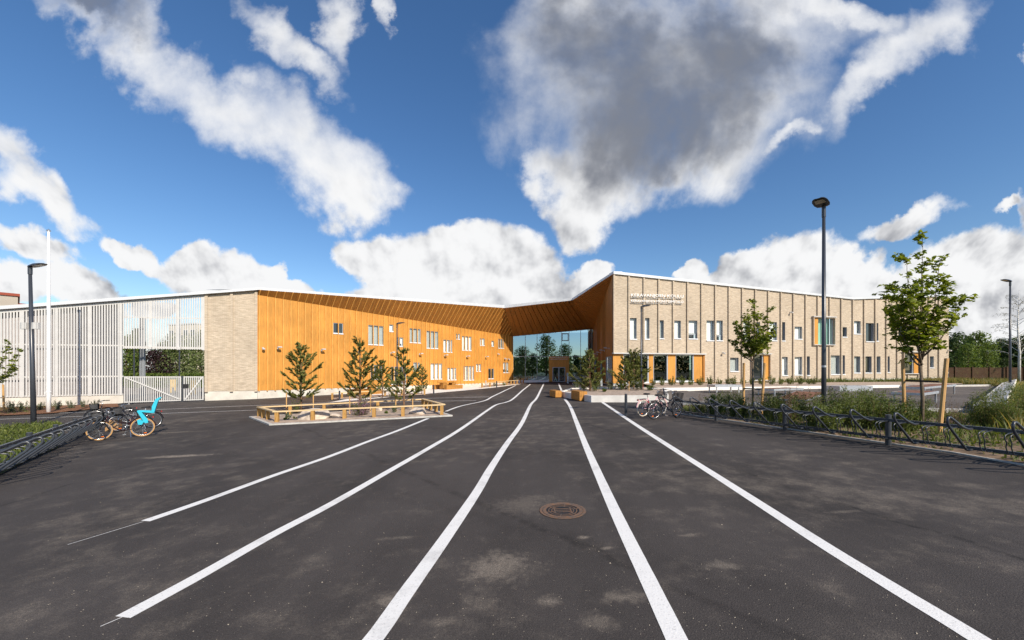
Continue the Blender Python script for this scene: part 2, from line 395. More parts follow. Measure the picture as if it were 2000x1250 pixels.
# ------------------------------------------------------------------ camera, sun, sky
cam = bpy.data.cameras.new('camera'); co = bpy.data.objects.new('camera', cam); COL.objects.link(co)
co.location = (0, 0, CH); co.rotation_euler = (R(90), 0, 0)
cam.sensor_width = 36; cam.lens = F / 2000 * 36; cam.shift_y = (FY - 625) / 2000; cam.clip_end = 5000; cam.clip_start = 0.05
scene.camera = co
AZ, EL = R(36), R(34)
S = Vector((math.sin(AZ) * math.cos(EL), -math.cos(AZ) * math.cos(EL), math.sin(EL)))
sun = bpy.data.lights.new('sun', 'SUN'); sun.energy = 4.9; sun.angle = R(0.55); sun.color = (1, 0.905, 0.77)
so = bpy.data.objects.new('sun', sun); COL.objects.link(so); so.rotation_euler = S.to_track_quat('Z', 'Y').to_euler()
so.location = (0, -20, 60)

w = bpy.data.worlds.new('World'); scene.world = w; w.use_nodes = True
t = NT(w.node_tree); t.n.clear()
tc = t.node('ShaderNodeTexCoord').outputs['Generated']
sk = t.node('ShaderNodeTexSky', sky_type='NISHITA', sun_disc=False)
sk.sun_elevation = EL; sk.sun_rotation = math.pi - AZ; sk.air_density = 1.0; sk.dust_density = 0.35; sk.ozone_density = 2.2
hs = t.node('ShaderNodeHueSaturation'); hs.inputs['Hue'].default_value = 0.504; hs.inputs['Saturation'].default_value = 1.22; hs.inputs['Value'].default_value = 1.22
t.l.new(sk.outputs[0], hs.inputs['Color'])
xyz = t.node('ShaderNodeSeparateXYZ'); t.l.new(tc, xyz.inputs[0])
ay = t.m('MAXIMUM', t.m('ABSOLUTE', xyz.outputs[1]), 0.16)
U = t.m('DIVIDE', xyz.outputs[0], ay); V = t.m('DIVIDE', xyz.outputs[2], ay)
cb = t.node('ShaderNodeCombineXYZ'); t.put(cb.inputs[0], U); t.put(cb.inputs[1], V)
PV = cb.outputs[0]
amp = t.ramp(V, 0.05, 0.75, 0.10, 0.34)
wv = t.vm('SUBTRACT', t.noise(PV, 3.2, 3, 0.55, color=True), (0.5, 0.5, 0.5))
wv2 = t.vm('SUBTRACT', t.noise(PV, 11.0, 6, 0.62, color=True), (0.5, 0.5, 0.5))
PW = t.vm('ADD', t.vm('ADD', PV, t.vm('SCALE', wv, scale=amp)), t.vm('SCALE', wv2, scale=t.m('MULTIPLY', amp, 0.42)))
def ell(lst, k):
    acc = None
    for (px, py, rx, ry, rot) in lst:
        q = t.mapv(PW, loc=((px - CX) / F, (FY - py) / F, 0), rot=(0, 0, R(-rot)), sc=(rx / F, ry / F, 1), typ='TEXTURE')
        d = t.vm('DOT_PRODUCT', q, q)
        if acc is None: acc = d
        else:
            n = t.node('ShaderNodeMath', operation='SMOOTH_MIN'); t.put(n.inputs[0], acc); t.put(n.inputs[1], d); n.inputs[2].default_value = k
            acc = n.outputs[0]
    return t.m('SUBTRACT', 1.0, acc)
CLOUD = [ # centre, radii, slope in the picture plane of the photograph (degrees, downwards positive)
 (170, 25, 110, 60, 30), (290, 95, 150, 62, 33), (440, 185, 165, 66, 33), (570, 255, 145, 76, 42), (650, 330, 105, 92, 55), (680, 390, 100, 65, 10),
 (520, 40, 100, 48, 50), (610, 115, 90, 42, 35), (680, 40, 40, 95, -8), (756, 15, 16, 40, 0),
 (10, 300, 45, 55, 20), (90, 385, 125, 42, 33), (20, 360, 70, 45, 10), (60, 465, 110, 30, 12), (250, 487, 70, 22, 25),
 (60, 545, 150, 58, 5), (150, 575, 110, 35, 10), (430, 530, 125, 44, 5), (360, 515, 60, 30, 0), (540, 535, 26, 28, 0), (560, 562, 90, 20, 0), (290, 590, 40, 18, 0),
 (830, 520, 130, 58, 0), (900, 480, 70, 40, 0), (985, 515, 115, 60, 10), (715, 500, 75, 34, 15), (1080, 570, 90, 40, 10), (900, 575, 220, 36, 0), (1150, 550, 60, 30, -20),
 (1290, 150, 330, 225, 0), (1130, 60, 180, 135, 0), (1350, 240, 190, 150, -20), (1230, 260, 170, 130, 20), (1420, 70, 260, 110, 0), (1450, 190, 125, 120, -20), (1190, 290, 150, 125, 40), (1130, 400, 60, 95, -15), (1090, 330, 60, 50, 30), (1270, 340, 120, 60, -15),
 (1380, 290, 110, 60, -25), (1600, 25, 190, 45, 5),
 (1690, 180, 125, 48, -42), (1800, 70, 160, 66, -42), (1545, 262, 55, 24, -20),
 (1560, 520, 115, 58, 5), (1450, 515, 60, 36, -10), (1470, 555, 110, 30, 0), (1690, 555, 90, 50, 5), (1640, 540, 80, 50, 0), (1348, 537, 24, 22, 0), (1350, 550, 40, 12, 0),
 (1940, 490, 130, 46, -8), (1850, 530, 110, 55, -20), (1960, 560, 150, 70, 0), (1900, 640, 170, 45, 0), (1785, 445, 95, 24, -18), (1965, 405, 45, 12, -15), (2010, 430, 30, 50, 0),
 (1990, 85, 18, 16, 0), (-200, 480, 150, 60, 10), (-300, 250, 200, 60, 30), (2300, 480, 220, 70, 0), (2400, 150, 200, 80, -30)]
DARK = [(1250, 180, 230, 150, 0), (1200, 60, 190, 120, 0), (1220, 330, 80, 90, 30), (1400, 110, 130, 140, 0), (1960, 580, 190, 36, 0), (1995, 440, 30, 70, 0), (190, 15, 100, 40, 25),
        (30, 420, 120, 18, 10), (60, 585, 160, 18, 0)]
Mk = ell(CLOUD, 0.45)
Dk = ell(DARK, 0.6)
PS = t.vm('SCALE', PV, scale=t.ramp(V, 0.15, 0.7, 1.0, 0.75))
Fb = t.noise(PS, 8.0, 10, 0.60)
Fb1 = t.noise(PS, 9.0, 4, 0.52)
Fb2 = t.noise(t.vm('ADD', PS, (0.016, 0.024, 0)), 9.0, 4, 0.52)
Fl = t.noise(t.vm('ADD', PS, (3.1, 1.7, 0.4)), 3.6, 4, 0.55)
dens = t.m('ADD', t.m('MAXIMUM', Mk, -1.6), t.m('MULTIPLY', t.m('SUBTRACT', Fb, 0.5), t.ramp(V, 0.25, 0.7, 2.6, 1.6)))
back = t.ramp(xyz.outputs[1], 0.0, -0.1)
dens = t.m('SUBTRACT', dens, t.m('MULTIPLY', back, 1.0))
dens = t.m('ADD', dens, t.m('MULTIPLY', t.m('SUBTRACT', Fl, 0.5), t.ramp(V, 0.25, 0.6, 1.2, 0.7)))
soft = t.ramp(V, 0.2, 0.7, 0.42, 1.9)
al = t.m('DIVIDE', t.m('ADD', dens, t.ramp(V, 0.2, 0.7, 0.10, 0.42)), soft, clamp=True)
al = t.ramp(al, 0.0, 1.0)
al = t.m('MAXIMUM', al, t.m('MULTIPLY', t.ramp(t.m('ADD', V, t.m('MULTIPLY', t.m('SUBTRACT', Fl, 0.5), 0.12)), 0.17, 0.02, 0.0, 0.9), t.m('SUBTRACT', 1.0, back)))
al = t.m('MULTIPLY', al, t.ramp(V, -0.02, 0.0))
rel = t.m('SUBTRACT', Fb1, Fb2)
dk = t.m('MULTIPLY', t.ramp(t.m('ADD', Dk, t.m('MULTIPLY', t.m('SUBTRACT', Fl, 0.5), 0.9)), -1.3, 1.2), t.ramp(t.m('ADD', Mk, t.m('MULTIPLY', t.m('SUBTRACT', Fb1, 0.5), 1.2)), -0.05, 1.2))
low = t.ramp(V, 0.24, 0.5)
sh = t.m('ADD', 0.92, t.m('MULTIPLY', rel, t.ramp(V, 0.25, 0.6, 1.5, 0.7)))
sh = t.m('SUBTRACT', sh, t.m('MULTIPLY', t.m('SUBTRACT', Fl, 0.42), t.ramp(V, 0.1, 0.5, 0.9, 0.4)))
sh = t.m('SUBTRACT', sh, t.m('MULTIPLY', dk, t.m('MULTIPLY_ADD', low, 0.46, 0.20)))
sh = t.m('MINIMUM', t.m('MAXIMUM', sh, 0.18), 1.0)
ccol = t.mix(t.ramp(sh, 0.25, 0.95), (0.192, 0.206, 0.243), (0.82, 0.823, 0.83))
bg1 = t.node('ShaderNodeBackground'); t.l.new(hs.outputs[0], bg1.inputs[0]); bg1.inputs[1].default_value = 0.10
bg2 = t.node('ShaderNodeBackground'); t.put(bg2.inputs[0], ccol); bg2.inputs[1].default_value = 1.0
mx = t.node('ShaderNodeMixShader'); t.put(mx.inputs[0], al); t.l.new(bg1.outputs[0], mx.inputs[1]); t.l.new(bg2.outputs[0], mx.inputs[2])
wo = t.node('ShaderNodeOutputWorld'); t.l.new(mx.outputs[0], wo.inputs[0])
try: w.cycles.sampling_method = 'MANUAL'; w.cycles.sample_map_resolution = 512
except Exception: pass
vs_ = scene.view_settings
vs_.view_transform = 'Standard'; vs_.look = 'None'; vs_.exposure = 0.2; vs_.gamma = 1.0; vs_.use_curve_mapping = False
scene.cycles.max_bounces = 8; scene.cycles.transparent_max_bounces = 16; scene.cycles.caustics_reflective = False; scene.cycles.caustics_refractive = False

# ------------------------------------------------------------------ ground, surfaces, markings
def grid_sheet(name, xs, ys, mat, dz, kind='structure', inside=None):
    b = MB(); n = len(ys)
    b.v = [(x, y, g(x, y) + dz) for x in xs for y in ys]
    for i in range(len(xs) - 1):
        for j in range(n - 1):
            b.f.append((i * n + j, (i + 1) * n + j, (i + 1) * n + j + 1, i * n + j + 1))
    return tag(b.build(name, mat, uv=False), kind=kind)
fx = [-1500, -600, -250] + list(range(-120, 121, 2)) + [250, 600, 1500]
fy = [-1200, -300, -120] + list(range(-60, 121, 2)) + [250, 600, 1500]
grid_sheet('ground', fx, fy, M['grass_base'], -0.06)
grid_sheet('asphalt', list(range(-48, 15)), list(range(-32, 62)), M['asphalt'], 0.0)

def sheet(name, poly, mat, dz, mound=0.0, kind='structure', skirt=0.0, step=1.0):
    bm = bmesh.new()
    f = bm.faces.new([bm.verts.new((p[0], p[1], 0)) for p in poly])
    xs = [p[0] for p in poly]; ys = [p[1] for p in poly]
    for ax, lo, hi in ((0, min(xs), max(xs)), (1, min(ys), max(ys))):
        k = math.floor(lo / step) + 1
        while k * step < hi:
            cpt = [0, 0, 0]; cpt[ax] = k * step; no = [0, 0, 0]; no[ax] = 1
            bmesh.ops.bisect_plane(bm, geom=bm.verts[:] + bm.edges[:] + bm.faces[:], plane_co=cpt, plane_no=no, dist=1e-5); k += 1
    bd = set(v.index for v in bm.verts); bm.verts.index_update()
    edge = set(v for e in bm.edges if len(e.link_faces) == 1 for v in e.verts)
    for v in bm.verts:
        z = g(v.co.x, v.co.y) + dz
        if mound and v not in edge: z += mound * (0.6 + 0.8 * mnoise.noise(Vector((v.co.x * 0.7, v.co.y * 0.7, 3))))
        v.co.z = z
    bmesh.ops.recalc_face_normals(bm, faces=bm.faces)
    if bm.faces and sum(f.normal.z for f in bm.faces) < 0: bmesh.ops.reverse_faces(bm, faces=bm.faces)
    if skirt:
        be = [e for e in bm.edges if len(e.link_faces) == 1]
        r = bmesh.ops.extrude_edge_only(bm, edges=be)
        for v in [x for x in r['geom'] if isinstance(x, bmesh.types.BMVert)]: v.co.z -= skirt
    me = bpy.data.meshes.new(name); bm.to_mesh(me); bm.free(); me.materials.append(mat)
    o = bpy.data.objects.new(name, me); COL.objects.link(o); return tag(o, kind=kind)
def strip(name, pts, wd, mat, dz, h=None, closed=False, tagit=True, wob=0.0):
    """A painted line (flat) or a kerb (h high) along ground points."""
    pts = [Vector((p[0], p[1], 0)) for p in pts]
    if closed: pts = pts + [pts[0]]
    res = []
    for a, b in zip(pts, pts[1:]):
        n = max(1, int((b - a).length / 0.6))
        res += [a.lerp(b, i / n) for i in range(n)]
    res.append(pts[-1])
    L = []; Rr = []
    for i, p in enumerate(res):
        d0 = (res[i] - res[i - 1]).normalized() if i else ((res[1] - res[0]).normalized() if not closed else (res[-1] - res[-2]).normalized())
        d1 = (res[i + 1] - res[i]).normalized() if i < len(res) - 1 else (d0 if not closed else (res[1] - res[0]).normalized())
        d = (d0 + d1).normalized(); nn = Vector((-d.y, d.x, 0)) / max(0.4, d.dot(d0))
        ww = wd * (1 + wob * random.uniform(-1, 1))
        L.append(p + nn * ww / 2); Rr.append(p - nn * ww / 2)
    b = MB(); n = len(res)
    zz = lambda q: g(q.x, q.y) + dz
    if h is None:
        b.v = [(q.x, q.y, zz(q)) for q in L] + [(q.x, q.y, zz(q)) for q in Rr]
        b.f = [(n + i, n + i + 1, i + 1, i) for i in range(n - 1)]
    else:
        b.v = [(q.x, q.y, zz(q) + h) for q in L] + [(q.x, q.y, zz(q) + h) for q in Rr] + [(q.x, q.y, zz(q) - 0.15) for q in L] + [(q.x, q.y, zz(q) - 0.15) for q in Rr]
        for i in range(n - 1):
            b.f += [(n + i, n + i + 1, i + 1, i), (i, i + 1, 2 * n + i + 1, 2 * n + i), (3 * n + i, 3 * n + i + 1, n + i + 1, n + i)]
        if not closed: b.f += [(0, 2 * n, 3 * n, n), (n - 1, 2 * n - 1, 4 * n - 1, 3 * n - 1)]
    o = b.build(name, mat)
    return tag(o, kind='structure') if tagit else o
def smooth_px(pts, n=6):
    """Catmull-Rom through pixel points, then to the ground."""
    w_ = [P(*p) for p in pts]; out = []
    for i in range(len(w_) - 1):
        p0 = w_[max(i - 1, 0)]; p1 = w_[i]; p2 = w_[i + 1]; p3 = w_[min(i + 2, len(w_) - 1)]
        for k in range(n):
            s_ = k / n
            out.append(0.5 * ((2 * p1) + (p2 - p0) * s_ + (2 * p0 - 5 * p1 + 4 * p2 - p3) * s_ ** 2 + (3 * p1 - p0 - 3 * p2 + p3) * s_ ** 3))
    out.append(w_[-1]); return out
random.seed(5)
LANES = [
 [(284, 1018), (400, 978), (540, 927), (640, 892.8), (720, 862), (780, 840), (836, 817.2)],
 [(871, 803.5), (900.4, 793), (946.6, 782.6), (961, 775), (984, 764), (1007.5, 752.8)],
 [(240, 1206), (388, 1126), (532, 1044.8), (648, 984), (760, 920), (840, 874), (900, 838), (952, 801.5), (969.7, 790.5), (988.6, 785.5), (1001, 779.8), (1020, 763), (1036, 750.4)],
 [(600, 1400), (730, 1248), (792, 1160), (872, 1048), (932, 960), (960, 912), (992, 864), (1020, 825), (1037, 790), (1048, 777.8), (1057, 760), (1062, 749.5)],
 [(1392, 1400), (1322, 1250), (1271, 1143), (1246, 1091.5), (1221, 1040), (1197, 989), (1174, 938), (1158, 902), (1142, 865), (1125, 822), (1113, 793), (1103, 779)],
 [(1097.6, 765.8), (1091, 749)],
 [(2150, 1400), (1900, 1242), (1750, 1151.5), (1610, 1065.5), (1485, 985), (1390, 924), (1300, 867), (1235, 825), (1177, 786)],
 [(1134, 765), (1118, 749)],
 [(-60, 813), (304, 800), (500, 792), (760, 780.5), (955, 775)], [(-60, 821), (304, 808), (500, 801), (760, 786), (930, 782.5)],
]
for i, l in enumerate(LANES):
    strip('lane_line', smooth_px(l), 0.168 if i < 8 else 0.10, M['paint'], 0.004, wob=0.012 if i < 8 else 0.0)
strip('chalk_line', [P(132, 1064), P(205, 1042), P(280, 1019)], 0.012, M['paint'], 0.003)
strip('chalk_line', [P(196, 1224), P(238, 1206)], 0.010, M['paint'], 0.003)

# right yard: paler asphalt, kerbs
YB = [P(1303, 772), P(1285, 763), P(1440, 759.5), P(1750, 755.5), P(1960, 752.5), P(2080, 748)]
YF = [P(1905, 806), P(1335, 789)]
sheet('yard_asphalt', [P(1303, 786), P(1300, 766), P(1440, 760.5), P(1755, 756.5), P(1962, 753.5), P(1906, 805)] , M['yard_asphalt'], 0.012)
strip('kerb', [P(1335, 790), P(1500, 795), P(1700, 801), P(1906, 807)], 0.25, M['kerb'], 0.0, 0.16)
# ------------------------------------------------------------------ the school
class Wall:
    def __init__(s, pxa, Ya, pxb, Yb):
        s.a = Vector(((pxa - CX) / F * Ya, Ya)); e = Vector(((pxb - CX) / F * Yb, Yb))
        s.L = (e - s.a).length; s.t = (e - s.a) / s.L; s.n = Vector((s.t.y, -s.t.x))
        if s.n.dot(-s.a) < 0: s.n = -s.n
    def s(s, px):
        k = (px - CX) / F; return (k * s.a.y - s.a.x) / (s.t.x - k * s.t.y)
    def Y(s, q): return s.a.y + s.t.y * q
    def h(s, q, py): return hgt(py, s.Y(q))
    def p(s, q, h, d=0.0):
        v = s.a + s.t * q + s.n * d; return Vector((v.x, v.y, h))
    def box(s, mb, s0, s1, h0, h1, d0, d1):
        o = s.p(s0, h0, d0); T = Vector((s.t.x, s.t.y, 0)); N = Vector((s.n.x, s.n.y, 0))
        mb.obox(o, T * (s1 - s0), N * (d1 - d0), Vector((0, 0, h1 - h0)))
    def face(s, mb, s0, s1, bot, top, holes, extra=(), d=0.0):
        cuts = sorted(set([s0, s1] + [x for h_ in holes for x in h_[:2] if s0 < x < s1] + [x for x in extra if s0 < x < s1]))
        for a, b in zip(cuts, cuts[1:]):
            if b - a < 1e-5: continue
            mid = (a + b) / 2
            hs_ = sorted([(h_[2], h_[3]) for h_ in holes if h_[0] < mid < h_[1]])
            lo = (bot(a), bot(b))
            for h0, h1 in hs_ + [(None, None)]:
                hi = (top(a), top(b)) if h0 is None else (h0, h0)
                if (hi[0] + hi[1]) - (lo[0] + lo[1]) > 1e-4:
                    mb.quad(s.p(a, lo[0], d), s.p(b, lo[1], d), s.p(b, hi[1], d), s.p(a, hi[0], d))
                lo = (h1, h1) if h1 is not None else lo
def lin(x0, y0, x1, y1): return lambda x: y0 + (y1 - y0) * (x - x0) / (x1 - x0)

school = thing('school_building', 'two storey school with orange timber wing, beige brick wing and white roof edge', 'school building', (0, 50, 0.1))
OW = Wall(503, 33.0, 1002.5, 58.1)
RW = Wall(1197, 40.0, 1853, 49.8)
LW = Wall(0, 26.1, 503, 33.0)
CW = Wall(1158, 56.72, 1197, 40.0)                       # recess side wall
GY = 58.1

def window(wall, s0, s1, h0, h1, D, kind, bars=(), transom=None, sillw=0.07, frame=0.055):
    """A recessed window: lined opening with frame, pane, blind or dark room behind, sill."""
    b = MB()
    q = lambda s_, h_, d_: wall.p(s_, h_, d_)
    b.quad(q(s0, h0, 0), q(s0, h1, 0), q(s0, h1, -D), q(s0, h0, -D))
    b.quad(q(s1, h0, 0), q(s1, h0, -D), q(s1, h1, -D), q(s1, h1, 0))
    b.quad(q(s0, h1, 0), q(s1, h1, 0), q(s1, h1, -D), q(s0, h1, -D))
    b.quad(q(s0, h0, 0), q(s0, h0, -D), q(s1, h0, -D), q(s1, h0, 0))
    f0, f1 = -D, -D + 0.06
    wall.box(b, s0, s0 + frame, h0, h1, f0, f1); wall.box(b, s1 - frame, s1, h0, h1, f0, f1)
    wall.box(b, s0 + frame, s1 - frame, h0, h0 + frame, f0, f1); wall.box(b, s0 + frame, s1 - frame, h1 - frame, h1, f0, f1)
    for x in bars: wall.box(b, x - 0.03, x + 0.03, h0 + frame, h1 - frame, f0, f1)
    if transom: wall.box(b, s0 + frame, s1 - frame, transom - 0.05, transom + 0.05, f0, f1 + 0.02)
    o = b.build('window', M['grey_metal'], school)
    p = MB(); p.quad(q(s0, h0, f0 + 0.02), q(s1, h0, f0 + 0.02), q(s1, h1, f0 + 0.02), q(s0, h1, f0 + 0.02))
    if kind in ('blind', 'half', 'grey'):
        p.build('pane', M['glass'], o)
        bl = MB(); d = f0 - 0.07
        lo = h0 if kind != 'half' else h0 + (h1 - h0) * 0.3
        bl.quad(q(s0 + 0.02, lo, d), q(s1 - 0.02, lo, d), q(s1 - 0.02, h1, d), q(s0 + 0.02, h1, d))
        bl.build('blind', M['blind_grey' if kind == 'grey' else 'blind'], o)
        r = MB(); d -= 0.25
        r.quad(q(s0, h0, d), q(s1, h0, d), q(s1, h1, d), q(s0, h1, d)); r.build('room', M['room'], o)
    else: p.build('pane', M['glass_green' if kind == 'green' else 'glass_dark'], o)
    if kind == 'green':
        r = MB(); d = f0 - 1.2
        r.quad(q(s0 - 0.5, h0, d), q(s1 + 0.5, h0, d), q(s1 + 0.5, h1, d), q(s0 - 0.5, h1, d)); r.build('room', M['mint'], o)
    si = MB(); wall.box(si, s0 - 0.02, s1 + 0.02, h0 - 0.09, h0 + 0.015, -D + 0.05, sillw); si.build('sill', M['sill'], o)
    return o

def fascia(mb, a, b, th_a, th_b, back, lip=0.0):
    """A roof-edge beam between two top points, with given heights and a horizontal run back."""
    a, b, k = Vector(a), Vector(b), Vector(back)
    za, zb = Vector((0, 0, th_a)), Vector((0, 0, th_b))
    vs = [a - za, b - zb, b, a, a - za + k, b - zb + k, b + k, a + k]
    fs = [(0, 1, 2, 3), (5, 4, 7, 6), (3, 2, 6, 7), (1, 0, 4, 5), (0, 3, 7, 4), (2, 1, 5, 6)]
    mb.add(vs, fs)

# key points of the roof edge
A = OW.p(0, 0); nO = Vector((OW.n.x, OW.n.y, 0)); tO = Vector((OW.t.x, OW.t.y, 0))
A1 = A + nO * 0.38; A1.z = hgt(567.0, 33.0)              # bottoms of the white edge
Vp = Vector((-1.02, 52.5, hgt(601.5, 52.5)))
Mp = Vector((7.6, 49.6, hgt(586.5, 49.6)))
Cp = RW.p(0, hgt(535.0, 40.0), 0.1)
G0 = Vector(((1002.5 - CX) / F * GY, GY, hgt(657, GY))); G1 = Vector(((1158 - CX) / F * 56.75, 56.75, hgt(643, 56.75)))

# --- orange wing
wt0, wt1 = hgt(576.0, 33.0), G0.z
w_top = lin(0, wt0, OW.L, wt1)
cb0 = hgt(763.0, 33.0); cb1 = hgt(746.3, 58.1); c_bot = lin(0, cb0, OW.L, cb1)
OWIN = [ # px box, kind, number of panes
 (651, 631, 670, 651, 'dark', 2), (719, 636, 749, 673, 'grey', 3), (760, 634, 768, 647, 'blind', 1), (776, 659, 787.5, 676, 'half', 2), (800, 642, 821.5, 669, 'grey', 3),
 (833, 647, 856, 680, 'grey', 3), (866, 664, 883, 687.5, 'blind', 3), (891, 652, 898, 662, 'half', 2), (902.5, 657, 920.5, 684, 'blind', 3), (937.5, 661, 946, 674.5, 'blind', 2),
 (960, 666, 964.8, 676, 'half', 1), (973.5, 662, 984, 680, 'grey', 3), (724, 713, 746, 740, 'dark', 3), (764, 716, 793, 750, 'dark', 4), (807, 708, 819.5, 724, 'grey', 2),
 (841, 710, 863, 740, 'blind', 3), (874, 718.5, 891, 741.5, 'blind', 3), (905.5, 715, 925.5, 742, 'blind', 3), (930, 711, 939, 725, 'blind', 2), (953, 720, 964, 739.5, 'dark', 2), (982, 708, 994, 727.5, 'half', 3)]
holes = []
for (x0, y0, x1, y1, kd, npn) in OWIN:
    s0, s1 = OW.s(x0), OW.s(x1); sm = (s0 + s1) / 2
    holes.append((s0, s1, OW.h(sm, y1), OW.h(sm, y0), kd, npn))
b = MB(); OW.face(b, 0, OW.L, c_bot, w_top, holes)
owall = b.build('timber_wall', M['cladding'], school); owall['label'] = 'orange vertical board wall with narrow battens'
for (s0, s1, h0, h1, kd, npn) in holes:
    window(OW, s0, s1, h0, h1, 0.10, kd, bars=[s0 + (s1 - s0) * (i + 1) / npn for i in range(npn - 1)], sillw=0.05)
RS = []                                                    # batten positions
u_of = lambda n_: (-494.4 + 9.26 * n_) / (1 + 0.01414 * n_)
for n_ in range(0, 54): RS.append(OW.s(CX + u_of(n_)))
s_v = (Vector((Vp.x, Vp.y)) - OW.a).dot(OW.t)
def eave(s_):
    """Outer edge of the canted eave opposite wall position s_."""
    if s_ <= s_v: return A1.lerp(Vp, s_ / s_v)
    return Vp.lerp(G0, (s_ - s_v) / (OW.L - s_v))
b = MB()
for s_ in RS:
    OW.box(b, s_ - 0.036, s_ + 0.036, c_bot(s_) - 0.06, w_top(s_) - 0.02, 0.0, 0.10)
b.build('wall_batten', M['batten'], owall)
b = MB(); NS = 24
for i in range(NS):
    a, c = OW.L * i / NS, OW.L * (i + 1) / NS
    if a < s_v < c: 
        for (x, y) in ((a, s_v), (s_v, c)): b.quad(OW.p(x, w_top(x)), OW.p(y, w_top(y)), eave(y), eave(x))
    else: b.quad(OW.p(a, w_top(a)), OW.p(c, w_top(c)), eave(c), eave(a))
b.quad(OW.p(0, w_top(0)), A1, A1 + Vector((0, 0, 0.12)), OW.p(0, w_top(0) + 0.4))
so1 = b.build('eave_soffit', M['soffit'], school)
b = MB()
dn = Vector((0.3, -0.25, -0.6)).normalized()
for s_ in RS[:-1]:
    p0, p1 = OW.p(s_, w_top(s_) - 0.02, 0.02), eave(s_)
    if (p1 - p0).length > 0.25: b.bar(p0 + dn * 0.03, p1 + dn * 0.03, 0.06, 0.08)
b.build('soffit_batten', M['batten'], so1)
# middle soffit between the hips
b = MB(); NU, NV = 16, 4
def mid(u, v): return (Vp.lerp(Mp, u)).lerp(G0.lerp(G1, u), v)
for i in range(NU):
    for j in range(NV): b.quad(mid(i / NU, j / NV), mid((i + 1) / NU, j / NV), mid((i + 1) / NU, (j + 1) / NV), mid(i / NU, (j + 1) / NV))
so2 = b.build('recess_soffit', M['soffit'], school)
b = MB()
for i in range(1, 15):
    u = i / 15; b.bar(mid(u, 0.0) + Vector((0, -0.02, -0.02)), mid(u, 1.0) + Vector((0, -0.02, -0.02)), 0.05, 0.06)
b.build('soffit_batten', M['soffit'], so2)
b = MB(); b.tri(Mp, Cp, G1); so3 = b.build('hip_soffit', M['soffit'], school)
b = MB()
for i in range(1, 22):
    u = i / 22; b.bar(Mp.lerp(G1, u) + Vector((-.01, -0.01, -0.02)), Cp.lerp(G1, u) + Vector((-.01, -0.01, -0.02)), 0.04, 0.04)
b.build('soffit_batten', M['soffit'], so3)
# recess side wall
c_top = lin(0, G1.z, CW.L, Cp.z)
cwh = []
for (x0, y0, x1, y1, kd) in ((1161, 703, 1166, 745, 'grey'), (1172.5, 706, 1177, 744, 'grey'), (1183.5, 696, 1195, 745, 'grey')):
    s0, s1 = CW.s(x0), CW.s(x1); sm = (s0 + s1) / 2; cwh.append((s0, s1, CW.h(sm, y1), CW.h(sm, y0)))
b = MB(); CW.face(b, 0, CW.L, lambda s_: 0.6 - 0.1 * s_ / CW.L, c_top, cwh)
cw = b.build('recess_wall', M['soffit'], school)  # same cladding, in the colour darkened to stand in for shade
for i, (s0, s1, h0, h1) in enumerate(cwh): window(CW, s0, s1, h0, h1, 0.12, 'blind' if i == 2 else 'dark', bars=[s0 + (s1 - s0) * k / 4 for k in (1, 2, 3)] if i == 2 else ())
b = MB()
k = 0.62
while k < CW.L:
    hb = [h_ for h_ in cwh if h_[0] - 0.05 < k < h_[1] + 0.05]
    if not hb: CW.box(b, k - 0.025, k + 0.025, 0.6, c_top(k) - 0.05, 0, 0.05)
    k += 0.614
b.build('wall_batten', M['soffit'], cw)
b = MB(); CW.box(b, 0, CW.L, 0.0, 0.58, -0.3, -0.02); b.build('plinth', M['plinth'], school)

# --- entrance glass front
GYr = 56.75
GW_ = Wall(1002.5, GY, 1158, GYr)
gY = lambda px: GW_.Y(GW_.s(px))
gz = lambda py, px=1080: hgt(py, gY(px))
def gp(px, h, d=0.0): return GW_.p(GW_.s(px), h, d)
def gbox(mb, x0, x1, h0, h1, d0, d1): GW_.box(mb, GW_.s(x0), GW_.s(x1), h0, h1, d0, d1)
b = MB(); top = lambda px: G0.z + (G1.z - G0.z) * GW_.s(px) / GW_.L
base = hgt(742.5, GY)
porch = (1072, 1111.5, 696); ztr = hgt(696.4, GY)
b.poly([gp(1002.5, base), gp(1072, base), gp(1072, top(1072)), gp(1002.5, top(1002.5))])
b.poly([gp(1072, ztr), gp(1111.5, ztr), gp(1111.5, top(1111.5)), gp(1072, top(1072))])
b.poly([gp(1111.5, base), gp(1158, base), gp(1158, top(1158)), gp(1111.5, top(1111.5))])
gf = b.build('glass_front', M['glass_front'], school)
b = MB()
for x in (1026, 1049, 1134): gbox(b, x - .45, x + .45, base, top(x) - .02, -.08, .06)
for x in (1072, 1111.5): gbox(b, x - .4, x + .4, ztr, top(x) - .02, -.08, .06)
gbox(b, 1096.3, 1097.1, ztr, top(1097) - .02, -.08, .055)
gbox(b, 1002.5, 1072, ztr - .04, ztr + .04, -.08, .065); gbox(b, 1111.5, 1158, ztr - .04, ztr + .04, -.08, .065); gbox(b, 1072, 1111.5, ztr - .04, ztr + .04, -.08, .065)
q0, q1 = gz(666, 1103), gz(651, 1103)
for (x0, x1, h0, h1) in ((1097.2, 1110.5, q1 - .12, q1), (1097.2, 1110.5, q0, q0 + .12), (1097.2, 1098.8, q0 + .12, q1 - .12), (1108.9, 1110.5, q0 + .12, q1 - .12)): gbox(b, x0, x1, h0, h1, -.06, .10)
b.build('mullion', M['grey_metal'], gf)
for (x0, x1) in ((1002.5, 1072), (1111.5, 1158)):
    b = MB(); gbox(b, x0, x1, 0.0, base, -.2, .1); b.build('glass_base', M['sill'], gf)
